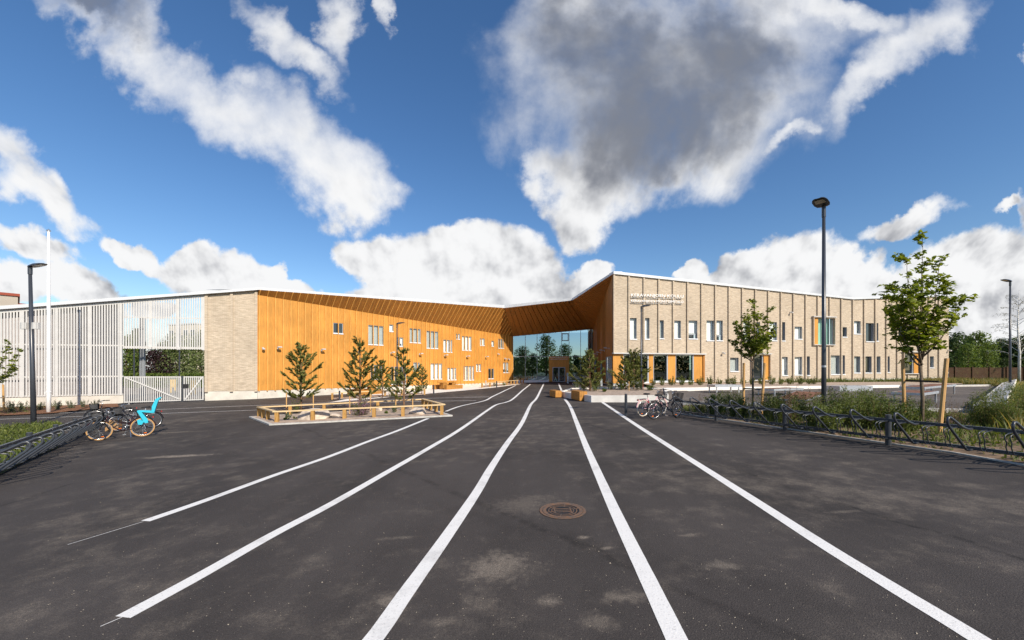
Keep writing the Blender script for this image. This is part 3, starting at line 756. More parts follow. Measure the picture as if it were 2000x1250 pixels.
# timber porch with the double door
d0x, d1x, dtop = 1079.0, 1104.0, 717.0
zt = ztr - .05; zb = g(6.5, 56) + 0.02; PD = 0.25; dz1 = gz(dtop, 1090)
b = MB()
b.quad(gp(1072, zb, PD), gp(d0x, zb, PD), gp(d0x, zt, PD), gp(1072, zt, PD)); b.quad(gp(d1x, zb, PD), gp(1111.5, zb, PD), gp(1111.5, zt, PD), gp(d1x, zt, PD))
b.quad(gp(d0x, dz1, PD), gp(d1x, dz1, PD), gp(d1x, zt, PD), gp(d0x, zt, PD))
gbox(b, 1071.8, 1111.7, zt + .002, zt + .05, 0, PD + .03)
b.quad(gp(1072, zb, PD), gp(1072, zt, PD), gp(1072, zt, 0), gp(1072, zb, 0)); b.quad(gp(1111.5, zb, PD), gp(1111.5, zb, 0), gp(1111.5, zt, 0), gp(1111.5, zt, PD))
porch_o = b.build('porch', M['cladding'], school)
dz0 = zb; sa, sb = GW_.s(d0x), GW_.s(d1x); sm_ = (sa + sb) / 2; b = MB()
for (u0, u1, za, zb_) in ((sa, sa + .12, dz0, dz1), (sb - .12, sb, dz0, dz1), (sm_ - .09, sm_ + .09, dz0, dz1 - .12), (sa + .12, sb - .12, dz1 - .12, dz1), (sa + .12, sm_ - .09, dz0, dz0 + .12), (sm_ + .09, sb - .12, dz0, dz0 + .12)):
    GW_.box(b, u0, u1, za, zb_, PD - .06, PD + .03)
door = b.build('door', M['grey_metal'], school)
b = MB(); b.quad(GW_.p(sa, dz0, PD - .03), GW_.p(sb, dz0, PD - .03), GW_.p(sb, dz1, PD - .03), GW_.p(sa, dz1, PD - .03)); b.build('door_pane', M['glass_dark'], door)
b = MB(); b.cyl(GW_.p(sm_ - .2, dz0 + .8, PD + .07), GW_.p(sm_ - .2, dz0 + 1.3, PD + .07), 0.02); b.build('handle', M['chrome'], door)

def text_mesh(s_, mat, name, parent, place, thick):
    """place(x01, y01, d) maps unit text coordinates onto the wall."""
    cu = bpy.data.curves.new('lettering', 'FONT'); cu.body = s_; cu.extrude = 0.5; cu.resolution_u = 3; cu.offset = 0.0
    to = bpy.data.objects.new('lettering_tmp', cu); COL.objects.link(to)
    dg = bpy.context.evaluated_depsgraph_get(); me = bpy.data.meshes.new_from_object(to.evaluated_get(dg)); bpy.data.objects.remove(to)
    xs = [v.co.x for v in me.vertices]; ys = [v.co.y for v in me.vertices]
    x0, x1, y0, y1 = min(xs), max(xs), min(ys), max(ys)
    off = Vector((0, 0, 0)); q = parent
    while q is not None: off += q.location; q = q.parent
    for v in me.vertices: v.co = place((v.co.x - x0) / (x1 - x0), (v.co.y - y0) / (y1 - y0), thick if v.co.z > 0 else 0.0) - off
    me.materials.clear(); me.materials.append(mat); me.name = name
    o = bpy.data.objects.new(name, me); COL.objects.link(o); o.parent = parent; return o
def on_front(px0, px1, pyt, pyb, d0):
    def f(a, c, d): return gp(px0 + (px1 - px0) * a, gz(pyb + (pyt - pyb) * c, 1090), d0 + d)
    return f
text_mesh('KERAVANJOEN KOULU', M['letter'], 'door_sign_text', porch_o, on_front(1075, 1109.5, 697.6, 700.2, PD + .01), 0.05)
text_mesh('KERAVANJOEN MONITOIMITALO', M['letter'], 'door_sign_text', porch_o, on_front(1075, 1109.5, 701.0, 703.0, PD + .01), 0.05)
text_mesh('A', simple('mint letter', (0.45, 0.68, 0.56), 0.6), 'door_letter', door, on_front(1082.5, 1087.8, 736.5, 743.5, PD - .02), 0.012)
# interior of the hall
b = MB(); dI = -9.0
for (x0, d0, x1, d1) in ((990, dI, 1170, dI), (1002.8, -.1, 990, dI), (1157.6, -.1, 1157.6, dI)):
    b.quad(gp(x0, .2, d0), gp(x1, .2, d1), gp(x1, 8.3, d1), gp(x0, 8.3, d0))
b.quad(gp(1002.8, .22, -.1), gp(1157.6, .22, -.1), gp(1170, .22, dI), gp(990, .22, dI))
hall = b.build('entrance_hall', M['room'], school)
b = MB(); b.quad(gp(1005, .25, -.5), gp(1024, .25, -3), gp(1024, 4.3, -3), gp(1005, 4.3, -.5)); b.build('hall_wall', M['green_wall'], hall)
b = MB()
for i in range(5): b.bar(gp(1030 + i * 26, 7.2 + i * .1, -2), gp(1048 + i * 26, 7.2 + i * .1, -2.6), .1, .05)
b.build('hall_lamp', M['letter'], hall)

# --- brick wing
r_kink = RW.s(1664)
rt0, rtk, rt1 = hgt(535.5, 40.0), RW.h(r_kink, 585.5), RW.h(RW.L, 579.5)
def r_top(s_): return rt0 + (rtk - rt0) * s_ / r_kink if s_ <= r_kink else rtk + (rt1 - rtk) * (s_ - r_kink) / (RW.L - r_kink)
sg = RW.s(1376.8)
hb0 = hgt(749.0, 40.0); hb1 = RW.h(RW.s(1390), 745.6); hb2 = RW.h(RW.L, 736)
def r_bot(s_):
    return hb0 + (hb1 - hb0) * s_ / sg if s_ < sg else hb1 + (hb2 - hb1) * (s_ - sg) / (RW.L - sg)
RWIN = [
 (1229.5, 621, 1243.5, 662, 'blind'), (1259, 621, 1268.5, 662, 'blind'), (1288, 625.5, 1296.5, 661, 'grey'), (1316.5, 626, 1329.8, 661, 'blind'), (1344.5, 626, 1362, 661.5, 'trans'),
 (1380, 626, 1394.3, 665, 'blind'), (1399, 626, 1411.7, 665, 'trans'), (1451.5, 628, 1463.5, 665, 'blind'), (1476.5, 629, 1484.5, 665, 'blind'), (1502, 629, 1517.5, 665, 'blind'), (1527, 629, 1533.6, 665.5, 'dark'),
 (1551, 638, 1566.5, 662, 'blind'), (1645, 639, 1654, 658, 'dark'), (1667, 627, 1681, 652, 'blind'), (1691, 631, 1706.5, 667, 'dark'), (1711, 631, 1715.5, 666, 'dark'), (1753, 631, 1763.7, 663, 'dark'), (1773.5, 631, 1784, 663, 'dark'),
 (1793, 632, 1798, 662, 'dark'), (1815, 632, 1827, 660, 'grey'), (1832, 630, 1837, 661, 'dark'), (1426, 698.6, 1442.6, 725, 'grey'), (1527, 697, 1538.5, 733, 'blind'), (1551, 697, 1566.5, 732, 'blind'), (1576, 696, 1581.8, 733, 'dark'),
 (1622, 694, 1640, 731, 'grey'), (1645, 694, 1650.3, 731, 'dark'), (1667, 696, 1680.2, 728, 'grey'), (1689, 696, 1702.4, 728, 'dark'), (1710, 696, 1719.7, 728, 'grey'), (1732, 696, 1737.8, 727, 'dark'), (1813, 696, 1823.8, 718, 'grey')]
rh = []
for (x0, y0, x1, y1, kd) in RWIN:
    s0, s1 = RW.s(x0), RW.s(x1); sm = (s0 + s1) / 2; rh.append((s0, s1, RW.h(sm, y1), RW.h(sm, y0), kd))
BOX = [(1586, 620, 1629, 675), (1466, 692, 1503, 744), (1762, 688, 1795, 731)]
bxh = []
for (x0, y0, x1, y1) in BOX:
    s0, s1 = RW.s(x0), RW.s(x1); sm = (s0 + s1) / 2; bxh.append((s0, s1, RW.h(sm, y1), RW.h(sm, y0)))
gl1 = RW.h(sg / 2, 691.5)
b = MB(); RW.face(b, 0, RW.L, lambda s_: gl1 if s_ <= sg + 1e-6 else r_bot(s_), r_top, rh + bxh, extra=(sg, sg + 0.001, r_kink))
RW.box(b, RW.L - 0.01, RW.L, hb2, rt1, -12, -0.001)
bw = b.build('brick_wall', M['brick'], school); bw['label'] = 'beige long brick wall with pilasters'
for (s0, s1, h0, h1, kd) in rh:
    tr = None
    if kd == 'trans': kd, tr = 'half', h0 + (h1 - h0) * 0.24
    window(RW, s0, s1, h0, h1, 0.27, kd, transom=tr, bars=())
pil_px = [CX + (227.5 + 31.7 * n_) / (1 + 0.00901 * n_) for n_ in range(-1, 26)]
for n_, px in enumerate(pil_px):
    s_ = RW.s(px) if n_ else 0.09
    segs = [((gl1 - 0.04) if s_ < sg - 0.3 else r_bot(s_) - 0.10, r_top(s_) - 0.06)]
    for (a0, a1, h0, h1) in bxh:
        if a0 - 0.05 < s_ < a1 + 0.05:
            segs = [q for (lo, hi) in segs for q in ((lo, h0 - 0.1), (h1 + 0.1, hi)) if q[1] - q[0] > 0.3]
    for (lo, hi) in segs:
        b = MB(); RW.box(b, s_ - 0.085, s_ + 0.085, lo, hi, -0.01, 0.14); b.build('pilaster', M['brick'], school)
b = MB(); RW.box(b, sg, RW.L, -0.2, 0.1, -0.3, -0.025)
for i in range(40):
    a, c = sg + (RW.L - sg) * i / 40, sg + (RW.L - sg) * (i + 1) / 40 
    b.poly([RW.p(a, -0.1, -0.025), RW.p(c, -0.1, -0.025), RW.p(c, r_bot(c), -0.025), RW.p(a, r_bot(a), -0.025)])
    b.poly([RW.p(a, r_bot(a), -0.025), RW.p(c, r_bot(c), -0.025), RW.p(c, r_bot(c), 0.0), RW.p(a, r_bot(a), 0.0)])
RW.box(b, 0, sg, -0.1, hb0 - 0.12, -0.3, -0.06)
b.build('plinth', M['plinth'], school)
# ground floor glazing strip with orange panels
gb = [hgt(747.5, 40.0), 0]
def gh(px, py): return RW.h(RW.s(px), py)
b = MB()
PAN = [(1198.3, 1218.5), (1268, 1277), (1305.5, 1320.5), (1356, 1373.5)]
for (x0, x1) in PAN:
    b = MB(); RW.box(b, RW.s(x0), RW.s(x1), r_bot(RW.s(x0)) + 0.0, gl1 - 0.02, -0.30, -0.10); pan = b.build('timber_panel', M['cladding'], school)
b = MB(); RW.box(b, RW.s(1373.5), sg, r_bot(sg - .01), gl1, -0.3, 0.001); b.build('timber_reveal', M['soffit'], pan)
for (x0, x1) in ((1218.5, 1268), (1277, 1305.5), (1320.5, 1356)):
    s0, s1 = RW.s(x0), RW.s(x1); lo = r_bot(s0) + 0.12
    b = MB()
    RW.box(b, s0, s0 + 0.06, lo, gl1 - .02, -0.34, -0.08); RW.box(b, s1 - 0.14, s1, lo, gl1 - .02, -0.34, -0.08)
    RW.box(b, s0, s1, gl1 - 0.12, gl1 - .02, -0.34, -0.12); RW.box(b, s0, s1, lo, lo + 0.1, -0.34, -0.05)
    fr = b.build('window', M['grey_metal'], school)
    b = MB(); b.quad(RW.p(s0, lo, -0.2), RW.p(s1, lo, -0.2), RW.p(s1, gl1, -0.2), RW.p(s0, gl1, -0.2)); b.build('pane', M['glass_green'], fr)
    b = MB(); RW.box(b, s0, s1, lo - 0.14, lo, -0.34, 0.0); b.build('sill', M['sill'], fr)
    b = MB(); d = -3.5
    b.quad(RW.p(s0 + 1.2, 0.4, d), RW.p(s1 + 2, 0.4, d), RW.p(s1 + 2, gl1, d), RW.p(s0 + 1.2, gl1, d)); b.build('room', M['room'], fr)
b = MB(); RW.box(b, 0, sg + 0.05, gl1 - 0.02, gl1 + 0.10, -0.2, 0.20); b.build('canopy_flashing', M['white_metal'], school)
b = MB(); RW.box(b, 0, sg, r_bot(0) - 0.12, r_bot(0) - 0.02, -0.2, 0.02); b.build('sill_flashing', M['grey_metal'], school)
# projecting box windows
for i, (s0, s1, h0, h1) in enumerate(bxh):
    pr = 0.22; wl = 0.10
    b = MB()
    RW.box(b, s0, s0 + wl, h0, h1, -0.3, pr); RW.box(b, s1 - wl, s1, h0, h1, -0.3, pr)
    RW.box(b, s0 + wl, s1 - wl, h1 - 0.08, h1, -0.3, pr); RW.box(b, s0 + wl, s1 - wl, h0, h0 + 0.06, -0.3, pr)
    bx = b.build('box_window', M['brick'], school)
    b = MB(); RW.box(b, s0 - 0.06, s1 + 0.06, h1 + 0.003, h1 + 0.10, -0.05, pr + 0.08); b.build('flashing', M['white_metal'], bx)
    b = MB(); RW.box(b, s0 + wl, s1 - wl + 0.04, h0 + 0.063, h0 + 0.11, -0.25, pr + 0.05); b.build('sill', M['sill'], bx)
    W_ = s1 - s0 - 2 * wl; a = s0 + wl
    if i == 0: o0, o1, c0, c1 = a, a + 0.25 * W_, a + 0.25 * W_, s1 - wl
    else: o0, o1, c0, c1 = s1 - wl - 0.3 * W_, s1 - wl, a, s1 - wl - 0.3 * W_
    b = MB(); RW.box(b, o0, o1, h0 + 0.11, h1 - 0.08, -0.12, 0.02); b.build('timber_panel', M['cladding'], bx)
    b = MB(); RW.box(b, c1 - 0.14, c1, h0 + 0.11, h1 - 0.08, -0.28, -0.05); RW.box(b, c0, c0 + 0.05, h0 + 0.11, h1 - 0.08, -0.28, -0.05)
    if i == 0: RW.box(b, c0 + (c1 - c0) * .5, c0 + (c1 - c0) * .5 + .06, h0 + 0.11, h1 - 0.08, -0.28, -0.1)
    b.build('window_frame', M['grey_metal'], bx)
    b = MB(); b.quad(RW.p(c0, h0, -0.2), RW.p(c1, h0, -0.2), RW.p(c1, h1, -0.2), RW.p(c0, h1, -0.2)); b.build('pane', M['glass'] if i == 0 else M['glass_dark'], bx)
    if i == 0:
        b = MB(); b.quad(RW.p(c0 - .3, h0, -0.5), RW.p(c1, h0, -0.5), RW.p(c1, h1, -0.5), RW.p(c0 - .3, h1, -0.5)); b.build('room', M['mint'], bx)

# --- brick pier of the orange wing
sB = LW.s(400)
pt = lambda s_: LW.h(s_, lin(LW.s(400), 574.5, LW.L, 568.5)(s_))
pbh = lin(sB, LW.h(sB, 764), LW.L, cb0)
l_edge0 = lambda s_: LW.h(0, 604.5) + (LW.h(LW.L, 567.5) - LW.h(0, 604.5)) / LW.L * s_
pt = lambda s_: l_edge0(s_) + 0.08
b = MB(); LW.face(b, sB, LW.L, pbh, pt, [])
bk = Vector((-OW.n.x, -OW.n.y, 0)); bk3 = bk * 0.5
b.quad(LW.p(sB, pbh(sB)), LW.p(sB, pt(sB)), LW.p(sB, pt(sB)) + tO * 14, LW.p(sB, pbh(sB)) + tO * 14)
pier = b.build('brick_wall', M['brick'], school)
for s_ in (sB + 0.1, (sB + LW.L) / 2 - .02, LW.L - 0.1):
    b = MB(); LW.box(b, s_ - 0.1, s_ + 0.1, pbh(s_) - 0.08, pt(s_) - 0.05, -0.01, 0.12); b.build('pilaster', M['brick'], school)
b = MB(); b.poly([LW.p(sB, -0.9, -0.03), LW.p(LW.L, -0.9, -0.03), LW.p(LW.L, pbh(LW.L), -0.03), LW.p(sB, pbh(sB), -0.03)])
b.poly([OW.p(0.03, -0.9, -0.03), OW.p(OW.L, -0.2, -0.03), OW.p(OW.L, cb1 + .05, -0.03), OW.p(0.03, cb0 + .05, -0.03)])
b.build('plinth', M['plinth'], school)

# --- white roof edge and roof planes
def th(p, px_): return px_ * p.y / F
roofs = MB()
sL = -9.0
e0 = LW.p(sL, LW.h(0, 598.5) - 0.0, 0.12); e0.z = LW.h(0, 604) + (LW.h(sB, 573) - LW.h(0, 604)) / sB * sL * 1.0
l_edge = lambda s_: LW.h(0, 604.5) + (LW.h(LW.L, 567.5) - LW.h(0, 604.5)) / LW.L * s_
Lp0 = LW.p(sL, l_edge(sL) + 0.22, 0.15); Lp1 = LW.p(LW.L, A1.z + 0.18, 0.15)
A2 = A1 + Vector((0, 0, th(A1, 4.2))); V2 = Vp + Vector((0, 0, th(Vp, 5.5))); M2 = Mp + Vector((0, 0, th(Mp, 4.5))); C2 = Cp + Vector((0, 0, th(Cp, 4.6)))
D1 = RW.p(r_kink, rtk, 0.18); E1 = RW.p(RW.L + 0.1, rt1, 0.18); D2 = D1 + Vector((0, 0, th(D1, 4))); E2 = E1 + Vector((0, 0, th(E1, 4)))
C2b = RW.p(0, C2.z, 0.18)
LN = Vector((-LW.n.x, -LW.n.y, 0)); RN = Vector((-RW.n.x, -RW.n.y, 0)); OB = Vector((-OW.n.x, -OW.n.y, 0))
fascia(roofs, Lp0, A2, 0.26, A2.z - A1.z, LN * 1.2)
fascia(roofs, A2, V2, A2.z - A1.z, V2.z - Vp.z, OB * 1.0)
fascia(roofs, V2, M2, V2.z - Vp.z, M2.z - Mp.z, Vector((0.1, 1.0, 0.05)))
fascia(roofs, M2, C2, M2.z - Mp.z, C2.z - Cp.z, Vector((1.0, 0.3, 0.05)))
fascia(roofs, C2b, D2, C2b.z - rt0, 0.22, RN * 1.0)
fascia(roofs, D2, E2, 0.22, 0.2, RN * 1.0)
re = roofs.build('roof_edge', M['roof_metal'], school)
b = MB(); low = Vector((0, 0, -0.12))
bl = Vector((-14, 20, 0))
Bt = LW.p(sB, A2.z - 0.3); W1 = OW.p(OW.L, 0)
b.poly([Bt + LN * .2 + low, A2 + OB * .1 + low, V2 + OB * .2 + low, V2 + Vector((-10, 14, 0)) + low, Bt + tO * 20 + Vector((0, 0, 1.4)) + low])
b.poly([V2 + Vector((0, .2, 0)) + low, M2 + Vector((0, .2, 0)) + low, M2 + Vector((3, 24, 0)) + low, V2 + Vector((-10, 14, 0)) + low])
b.poly([M2 + Vector((.2, .2, 0)) + low, C2 + Vector((.2, .2, 0)) + low, D2 + RN * .2 + low, D2 + RN * 14 + low, M2 + Vector((3, 24, 0)) + low])
b.poly([D2 + RN * .2 + low, E2 + RN * .2 + low, E2 + RN * 14 + low, D2 + RN * 14 + low])
b.build('roof', M['roof_metal'], school)

# --- sign on the brick wing
sign = thing('wall_sign', 'two lines of white raised capital letters high on the beige brick wing', 'sign', tuple(RW.p(RW.s(1280), 8, 0)))
def on_rw(px0, px1, t0, t1, b0, b1, d0):
    s0, s1 = RW.s(px0), RW.s(px1)
    def f(a, c, d):
        s_ = s0 + (s1 - s0) * a
        lo = RW.h(s0, b0) + (RW.h(s1, b1) - RW.h(s0, b0)) * a; hi = RW.h(s0, t0) + (RW.h(s1, t1) - RW.h(s0, t0)) * a
        return RW.p(s_, lo + (hi - lo) * c, d0 + d)
    return f
text_mesh('KERAVANJOEN KOULU', M['letter'], 'sign_text', sign, on_rw(1230, 1332, 574.2, 576.8, 581.6, 584.0, 0.20), 0.06)
text_mesh('KERAVANJOEN MONITOIMITALO', M['letter'], 'sign_text', sign, on_rw(1230, 1332, 585.6, 588.0, 591.8, 594.2, 0.20), 0.06)
for (ya, yb) in ((581.8, 584.2), (592.0, 594.4)):
    b = MB(); s0, s1 = RW.s(1230), RW.s(1331); b.bar(RW.p(s0, RW.h(s0, ya), 0.12), RW.p(s1, RW.h(s1, yb), 0.12), 0.03, 0.035); b.build('sign_shadow_bar', M['grey_metal'], sign)  # grey bars stand in for the shadow lines below the letters

# --- white slatted screen and gate
screen = thing('slatted_screen', 'tall white slatted screen wall on a concrete base beside the brick wing', 'screen wall', tuple(LW.p(5, -0.3)))
sgt = LW.s(241); slb = lambda s_: LW.h(s_, lin(LW.s(0), 776, LW.s(240), 771.5)(s_)) if s_ >= 0 else LW.h(0, 776)
sup = lambda s_: LW.h(s_, lin(sgt, 681, sB, 683)(s_))
stp = lambda s_: l_edge(s_) - 0.16
b = MB(); nsl = 0.143; k = sL + 0.05
while k < sB - 0.1:
    lo = slb(k) if k < sgt else sup(k)
    LW.box(b, k - 0.041, k + 0.041, lo, stp(k), 0.0, 0.035); k += nsl
b.build('slat', M['white_metal'], screen)
un = lambda n_: CX + (-957 + 41.8 * n_) / (1 + 0.0295 * n_)
for n_ in range(-5, 7):
    s_ = LW.s(un(n_)) - (0.08 if n_ == 6 else 0)
    b = MB(); lo = slb(s_) - 0.02 if s_ < sgt + 0.3 else sup(s_) - 0.05
    LW.box(b, s_ - 0.075, s_ + 0.075, lo, stp(s_) - .02, -0.12, 0.04); b.build('screen_post', M['white_metal'], screen)
b = MB()
for (y0, y1) in ((676, 675), (737, 735)):
    s0, s1 = LW.s(0), sgt; b.bar(LW.p(sL, LW.h(s0, y0), -0.04), LW.p(s1, LW.h(s1, y1), -0.04), 0.06, 0.1)
b.bar(LW.p(sgt, LW.h(sgt, 619), -0.04), LW.p(sB, LW.h(sB, 622), -0.04), 0.06, 0.08)
b.bar(LW.p(sgt, sup(sgt) + .12, -0.04), LW.p(sB - .05, sup(sB) + .12, -0.04), 0.06, 0.16)
b.bar(LW.p(sL, slb(sL) + .06, -0.04), LW.p(sgt, slb(sgt) + .06, -0.04), 0.06, 0.08)
b.bar(LW.p(sL, stp(sL) + .02, -0.03), LW.p(sB, stp(sB) + .02, -0.03), 0.1, 0.2)
b.build('screen_rail', M['white_metal'], screen)
b = MB(); LW.box(b, sL, sgt, -1.0, slb(0) - 0.05, -0.2, -0.0)
b.poly([LW.p(sL, slb(0) - .06, -0.0), LW.p(sgt, slb(0) - .06, -0.0), LW.p(sgt, slb(sgt) - .03, -0.0), LW.p(sL, slb(sL) - .03, -0.0)])
b.build('screen_base', M['plinth'], screen)
b = MB(); b.quad(LW.p(sL - 2, -0.5, -0.45), LW.p(sgt - 0.2, -0.5, -0.45), LW.p(sgt - 0.2, stp(sgt) + .1, -0.45), LW.p(sL - 2, stp(sL) + .1, -0.45))
b.build('back_panel', M['backing'], screen)
for px in (294, 351):
    b = MB(); s_ = LW.s(px); LW.box(b, s_ - .09, s_ + .09, sup(s_) - .02, sup(s_) + .16, 0.04, 0.2); b.build('screen_lamp', M['white_metal'], screen)
gate = thing('slatted_gate', 'white slatted metal double gate with diagonal braces under the screen opening', 'gate', tuple(LW.p(LW.s(320), -0.4)))
for (xa, xb, up) in ((243, 354, False), (359, 398, True)):
    s0, s1 = LW.s(xa), LW.s(xb); zt = lambda s_: LW.h(s_, 735); zb = lambda s_: g(*LW.p(s_, 0)[:2]) + 0.07
    b = MB()
    LW.box(b, s0, s0 + .07, zb(s0), zt(s0), 0, .07); LW.box(b, s1 - .09, s1, zb(s1), zt(s1), 0, .07)
    b.bar(LW.p(s0 + .07, zt(s0) - .05, .03), LW.p(s1 - .09, zt(s1) - .05, .03), .06, .07); b.bar(LW.p(s0 + .07, zb(s0) + .05, .03), LW.p(s1 - .09, zb(s1) + .05, .03), .06, .07)
    k = s0 + 0.17
    while k < s1 - 0.12: LW.box(b, k - .03, k + .03, zb(k), zt(k), .062, .09); k += 0.122
    leaf = b.build('gate_leaf', M['white_metal'], gate)
    b = MB()
    p0, p1 = (LW.p(s0 + .1, zb(s0) + .1, .12), LW.p(s1 - .1, zt(s1) - .1, .12)) if up else (LW.p(s0 + .1, zt(s0) - .1, .12), LW.p(s1 - .1, zb(s1) + .15, .12))
    b.bar(p0, p1, .05, .09); b.build('brace', M['white_metal'], leaf)
b = MB(); s_ = LW.s(356.5); LW.box(b, s_ - .04, s_ + .04, -0.6, LW.h(s_, 734), -.02, .06); b.build('gate_post', M['dark_metal'], gate)
b = MB(); s_ = LW.s(363.5); LW.box(b, s_ - .17, s_ + .17, LW.h(s_, 757.5), LW.h(s_, 750), .10, .16); b.build('lock_box', M['black'], gate)
# ------------------------------------------------------------------ vegetation generators (local coordinates, base at the origin)
def leaf_card(b, c, size, nrm, rnd, lobed=False, asp=0.6):
    n = nrm.normalized(); u = n.orthogonal().normalized(); a = rnd.uniform(0, 6.283)
    u = (u * math.cos(a) + n.cross(u) * math.sin(a)); v = n.cross(u)
    if lobed:
        prof = ((0, -0.5), (0.3, -0.34), (0.55, 0.06), (0.26, 0.05), (0.0, 0.6), (-0.26, 0.05), (-0.55, 0.06), (-0.3, -0.34))
        b.add([c + (u * x + v * y) * size + n * (-0.18 * abs(x) * size) for x, y in prof], [(0, 1, 2, 3), (0, 3, 4, 5), (0, 5, 6, 7)])
    else:
        b.add([c - v * size * .5, c + u * size * asp * .5 + n * size * .06, c + v * size * .5, c - u * size * asp * .5 + n * size * .06], [(0, 1, 2, 3)])
def rdir(rnd, up=0.0):
    while True:
        v = Vector((rnd.uniform(-1, 1), rnd.uniform(-1, 1), rnd.uniform(-1, 1)))
        if 0.05 < v.length < 1: return (v.normalized() + Vector((0, 0, up)))
def pine_parts(h, seed, spread=0.36, sparse=1.0, lowfrac=0.16):
    rnd = random.Random(seed); tr = MB(); nd = MB()
    lean = Vector((rnd.uniform(-.03, .03), rnd.uniform(-.03, .03), 0)) * h
    ax = lambda z: Vector((lean.x * (z / h) ** 2, lean.y * (z / h) ** 2, z))
    tr.tube([ax(h * i / 6) for i in range(7)], [0.045 * h / 2.8 * (1 - 0.85 * i / 6) + 0.004 for i in range(7)], 6)
    def needles(p0, p1, n, ln):
        d = (p1 - p0); L = d.length
        if L < 1e-4: return
        d /= L; u = d.orthogonal().normalized(); v = d.cross(u)
        for _ in range(int(n * L)):
            q = p0 + d * L * rnd.random(); a = rnd.uniform(0, 6.283)
            rr = u * math.cos(a) + v * math.sin(a)
            tip = q + (d * rnd.uniform(0.55, 1.0) + rr * rnd.uniform(0.45, 0.95)) * ln * rnd.uniform(.7, 1.1)
            w = rr.cross(d) * 0.017
            nd.tri(q - w, q + w, tip)
    z = h * lowfrac
    while z < h * 0.93:
        f = 1 - z / h; L0 = min(1.25, spread * 1.1 * h * f ** 0.75 + 0.12)
        nb = rnd.choice((4, 4, 5, 5)); a0 = rnd.uniform(0, 6.28)
        for k in range(nb):
            a = a0 + 6.283 * k / nb + rnd.uniform(-.35, .35); L = L0 * rnd.uniform(.55, 1.22)
            el = R(12 + 38 * (1 - f)) + rnd.uniform(-.12, .12)
            hd = Vector((math.cos(a), math.sin(a), 0)); base = ax(z + rnd.uniform(-.04, .04)); pts = []
            for i in range(6):
                s_ = i / 5; pts.append(base + hd * L * s_ * math.cos(el) + Vector((0, 0, L * (math.sin(el) * s_ + 0.30 * s_ ** 2.6))))
            tr.tube(pts, [0.013 * (1 - .7 * i / 5) * (0.6 + f) for i in range(6)], 4)
            for i in range(2, 5): needles(pts[i], pts[i + 1], 380 * sparse * (0.6 + .4 * i / 4), 0.105)
            for _ in range(rnd.randint(5, 8) if L > .35 else 3):
                i = rnd.randint(1, 4); p0 = pts[i].lerp(pts[min(i + 1, 5)], rnd.random())
                sd = (hd * rnd.uniform(.5, 1) + Vector((-hd.y, hd.x, 0)) * rnd.uniform(-1, 1) + Vector((0, 0, rnd.uniform(.25, .8)))).normalized()
                p1 = p0 + sd * L * rnd.uniform(.22, .42)
                tr.tube([p0, p1], [.006, .003], 3); needles(p0.lerp(p1, .15), p1, 330 * sparse, 0.10)
        z += h * rnd.uniform(.085, .125)
    needles(ax(h * .86), ax(h), 230 * sparse, 0.08)
    for k in range(4):
        a = k * 1.6 + rnd.random(); p0 = ax(h * rnd.uniform(.86, .93)); p1 = p0 + Vector((math.cos(a) * .09, math.sin(a) * .09, rnd.uniform(.16, .26)))
        needles(p0, p1, 200 * sparse, .07)
    return tr, nd
def maple_parts(h, th_, seed, width, nleaf, lsz=0.12):
    rnd = random.Random(seed); tr = MB(); lf = MB()
    r0 = 0.0082 * h + 0.008
    tr.tube([(0, 0, 0), (0.01 * h, 0, th_ * .5), (0, 0.004 * h, th_)], [r0, r0 * .85, r0 * .72], 8)
    tw = []
    nl = 11
    for k in range(nl):
        a = 6.283 * k / nl * 1.9 + rnd.uniform(-.3, .3); z0 = th_ + (k / nl) * 0.14 * h - 0.02 * h
        top = h * rnd.uniform(.70, .93) if k else h; rad = width * rnd.uniform(.45, 1.0) if k else 0.03
        if k % 4 == 1: top = th_ + (h - th_) * rnd.uniform(.32, .6); rad = width * rnd.uniform(.85, 1.08)
        pts = []
        for i in range(9):
            s_ = i / 8; rr = rad * (1 - (1 - s_) ** 1.45)
            pts.append(Vector((math.cos(a) * rr + rnd.uniform(-.02, .02), math.sin(a) * rr + rnd.uniform(-.02, .02), z0 + (top - z0) * s_ ** (1.15 if k else 1))))
        tr.tube(pts, [max(.006, r0 * .5 * (1 - s_ / 8.6)) for s_ in range(9)], 5)
        for i in range(2, 9):
            tw.append((pts[i], pts[i] - pts[i - 1]))
            for _ in range(2):
                d = ((pts[i] - pts[i - 1]).normalized() * .5 + rdir(rnd, .35) * .6).normalized(); L = rnd.uniform(.15, .38) * h / 5.5
                p0 = pts[i].lerp(pts[i - 1], rnd.random()); p1 = p0 + d * L
                tr.tube([p0, p1], [.008, .004], 3, caps=False); tw.append((p1, d)); tw.append((p0.lerp(p1, .55), d))
    per = max(3, int(nleaf / len(tw)))
    for p, d in tw:
        for _ in range(per):
            o = rdir(rnd) * rnd.uniform(.03, .17) * h / 5.5; o.z *= .55
            n_ = rdir(rnd, 1.3)
            leaf_card(lf, p + o, lsz * rnd.uniform(.65, 1.2), n_, rnd, True)
    return tr, lf
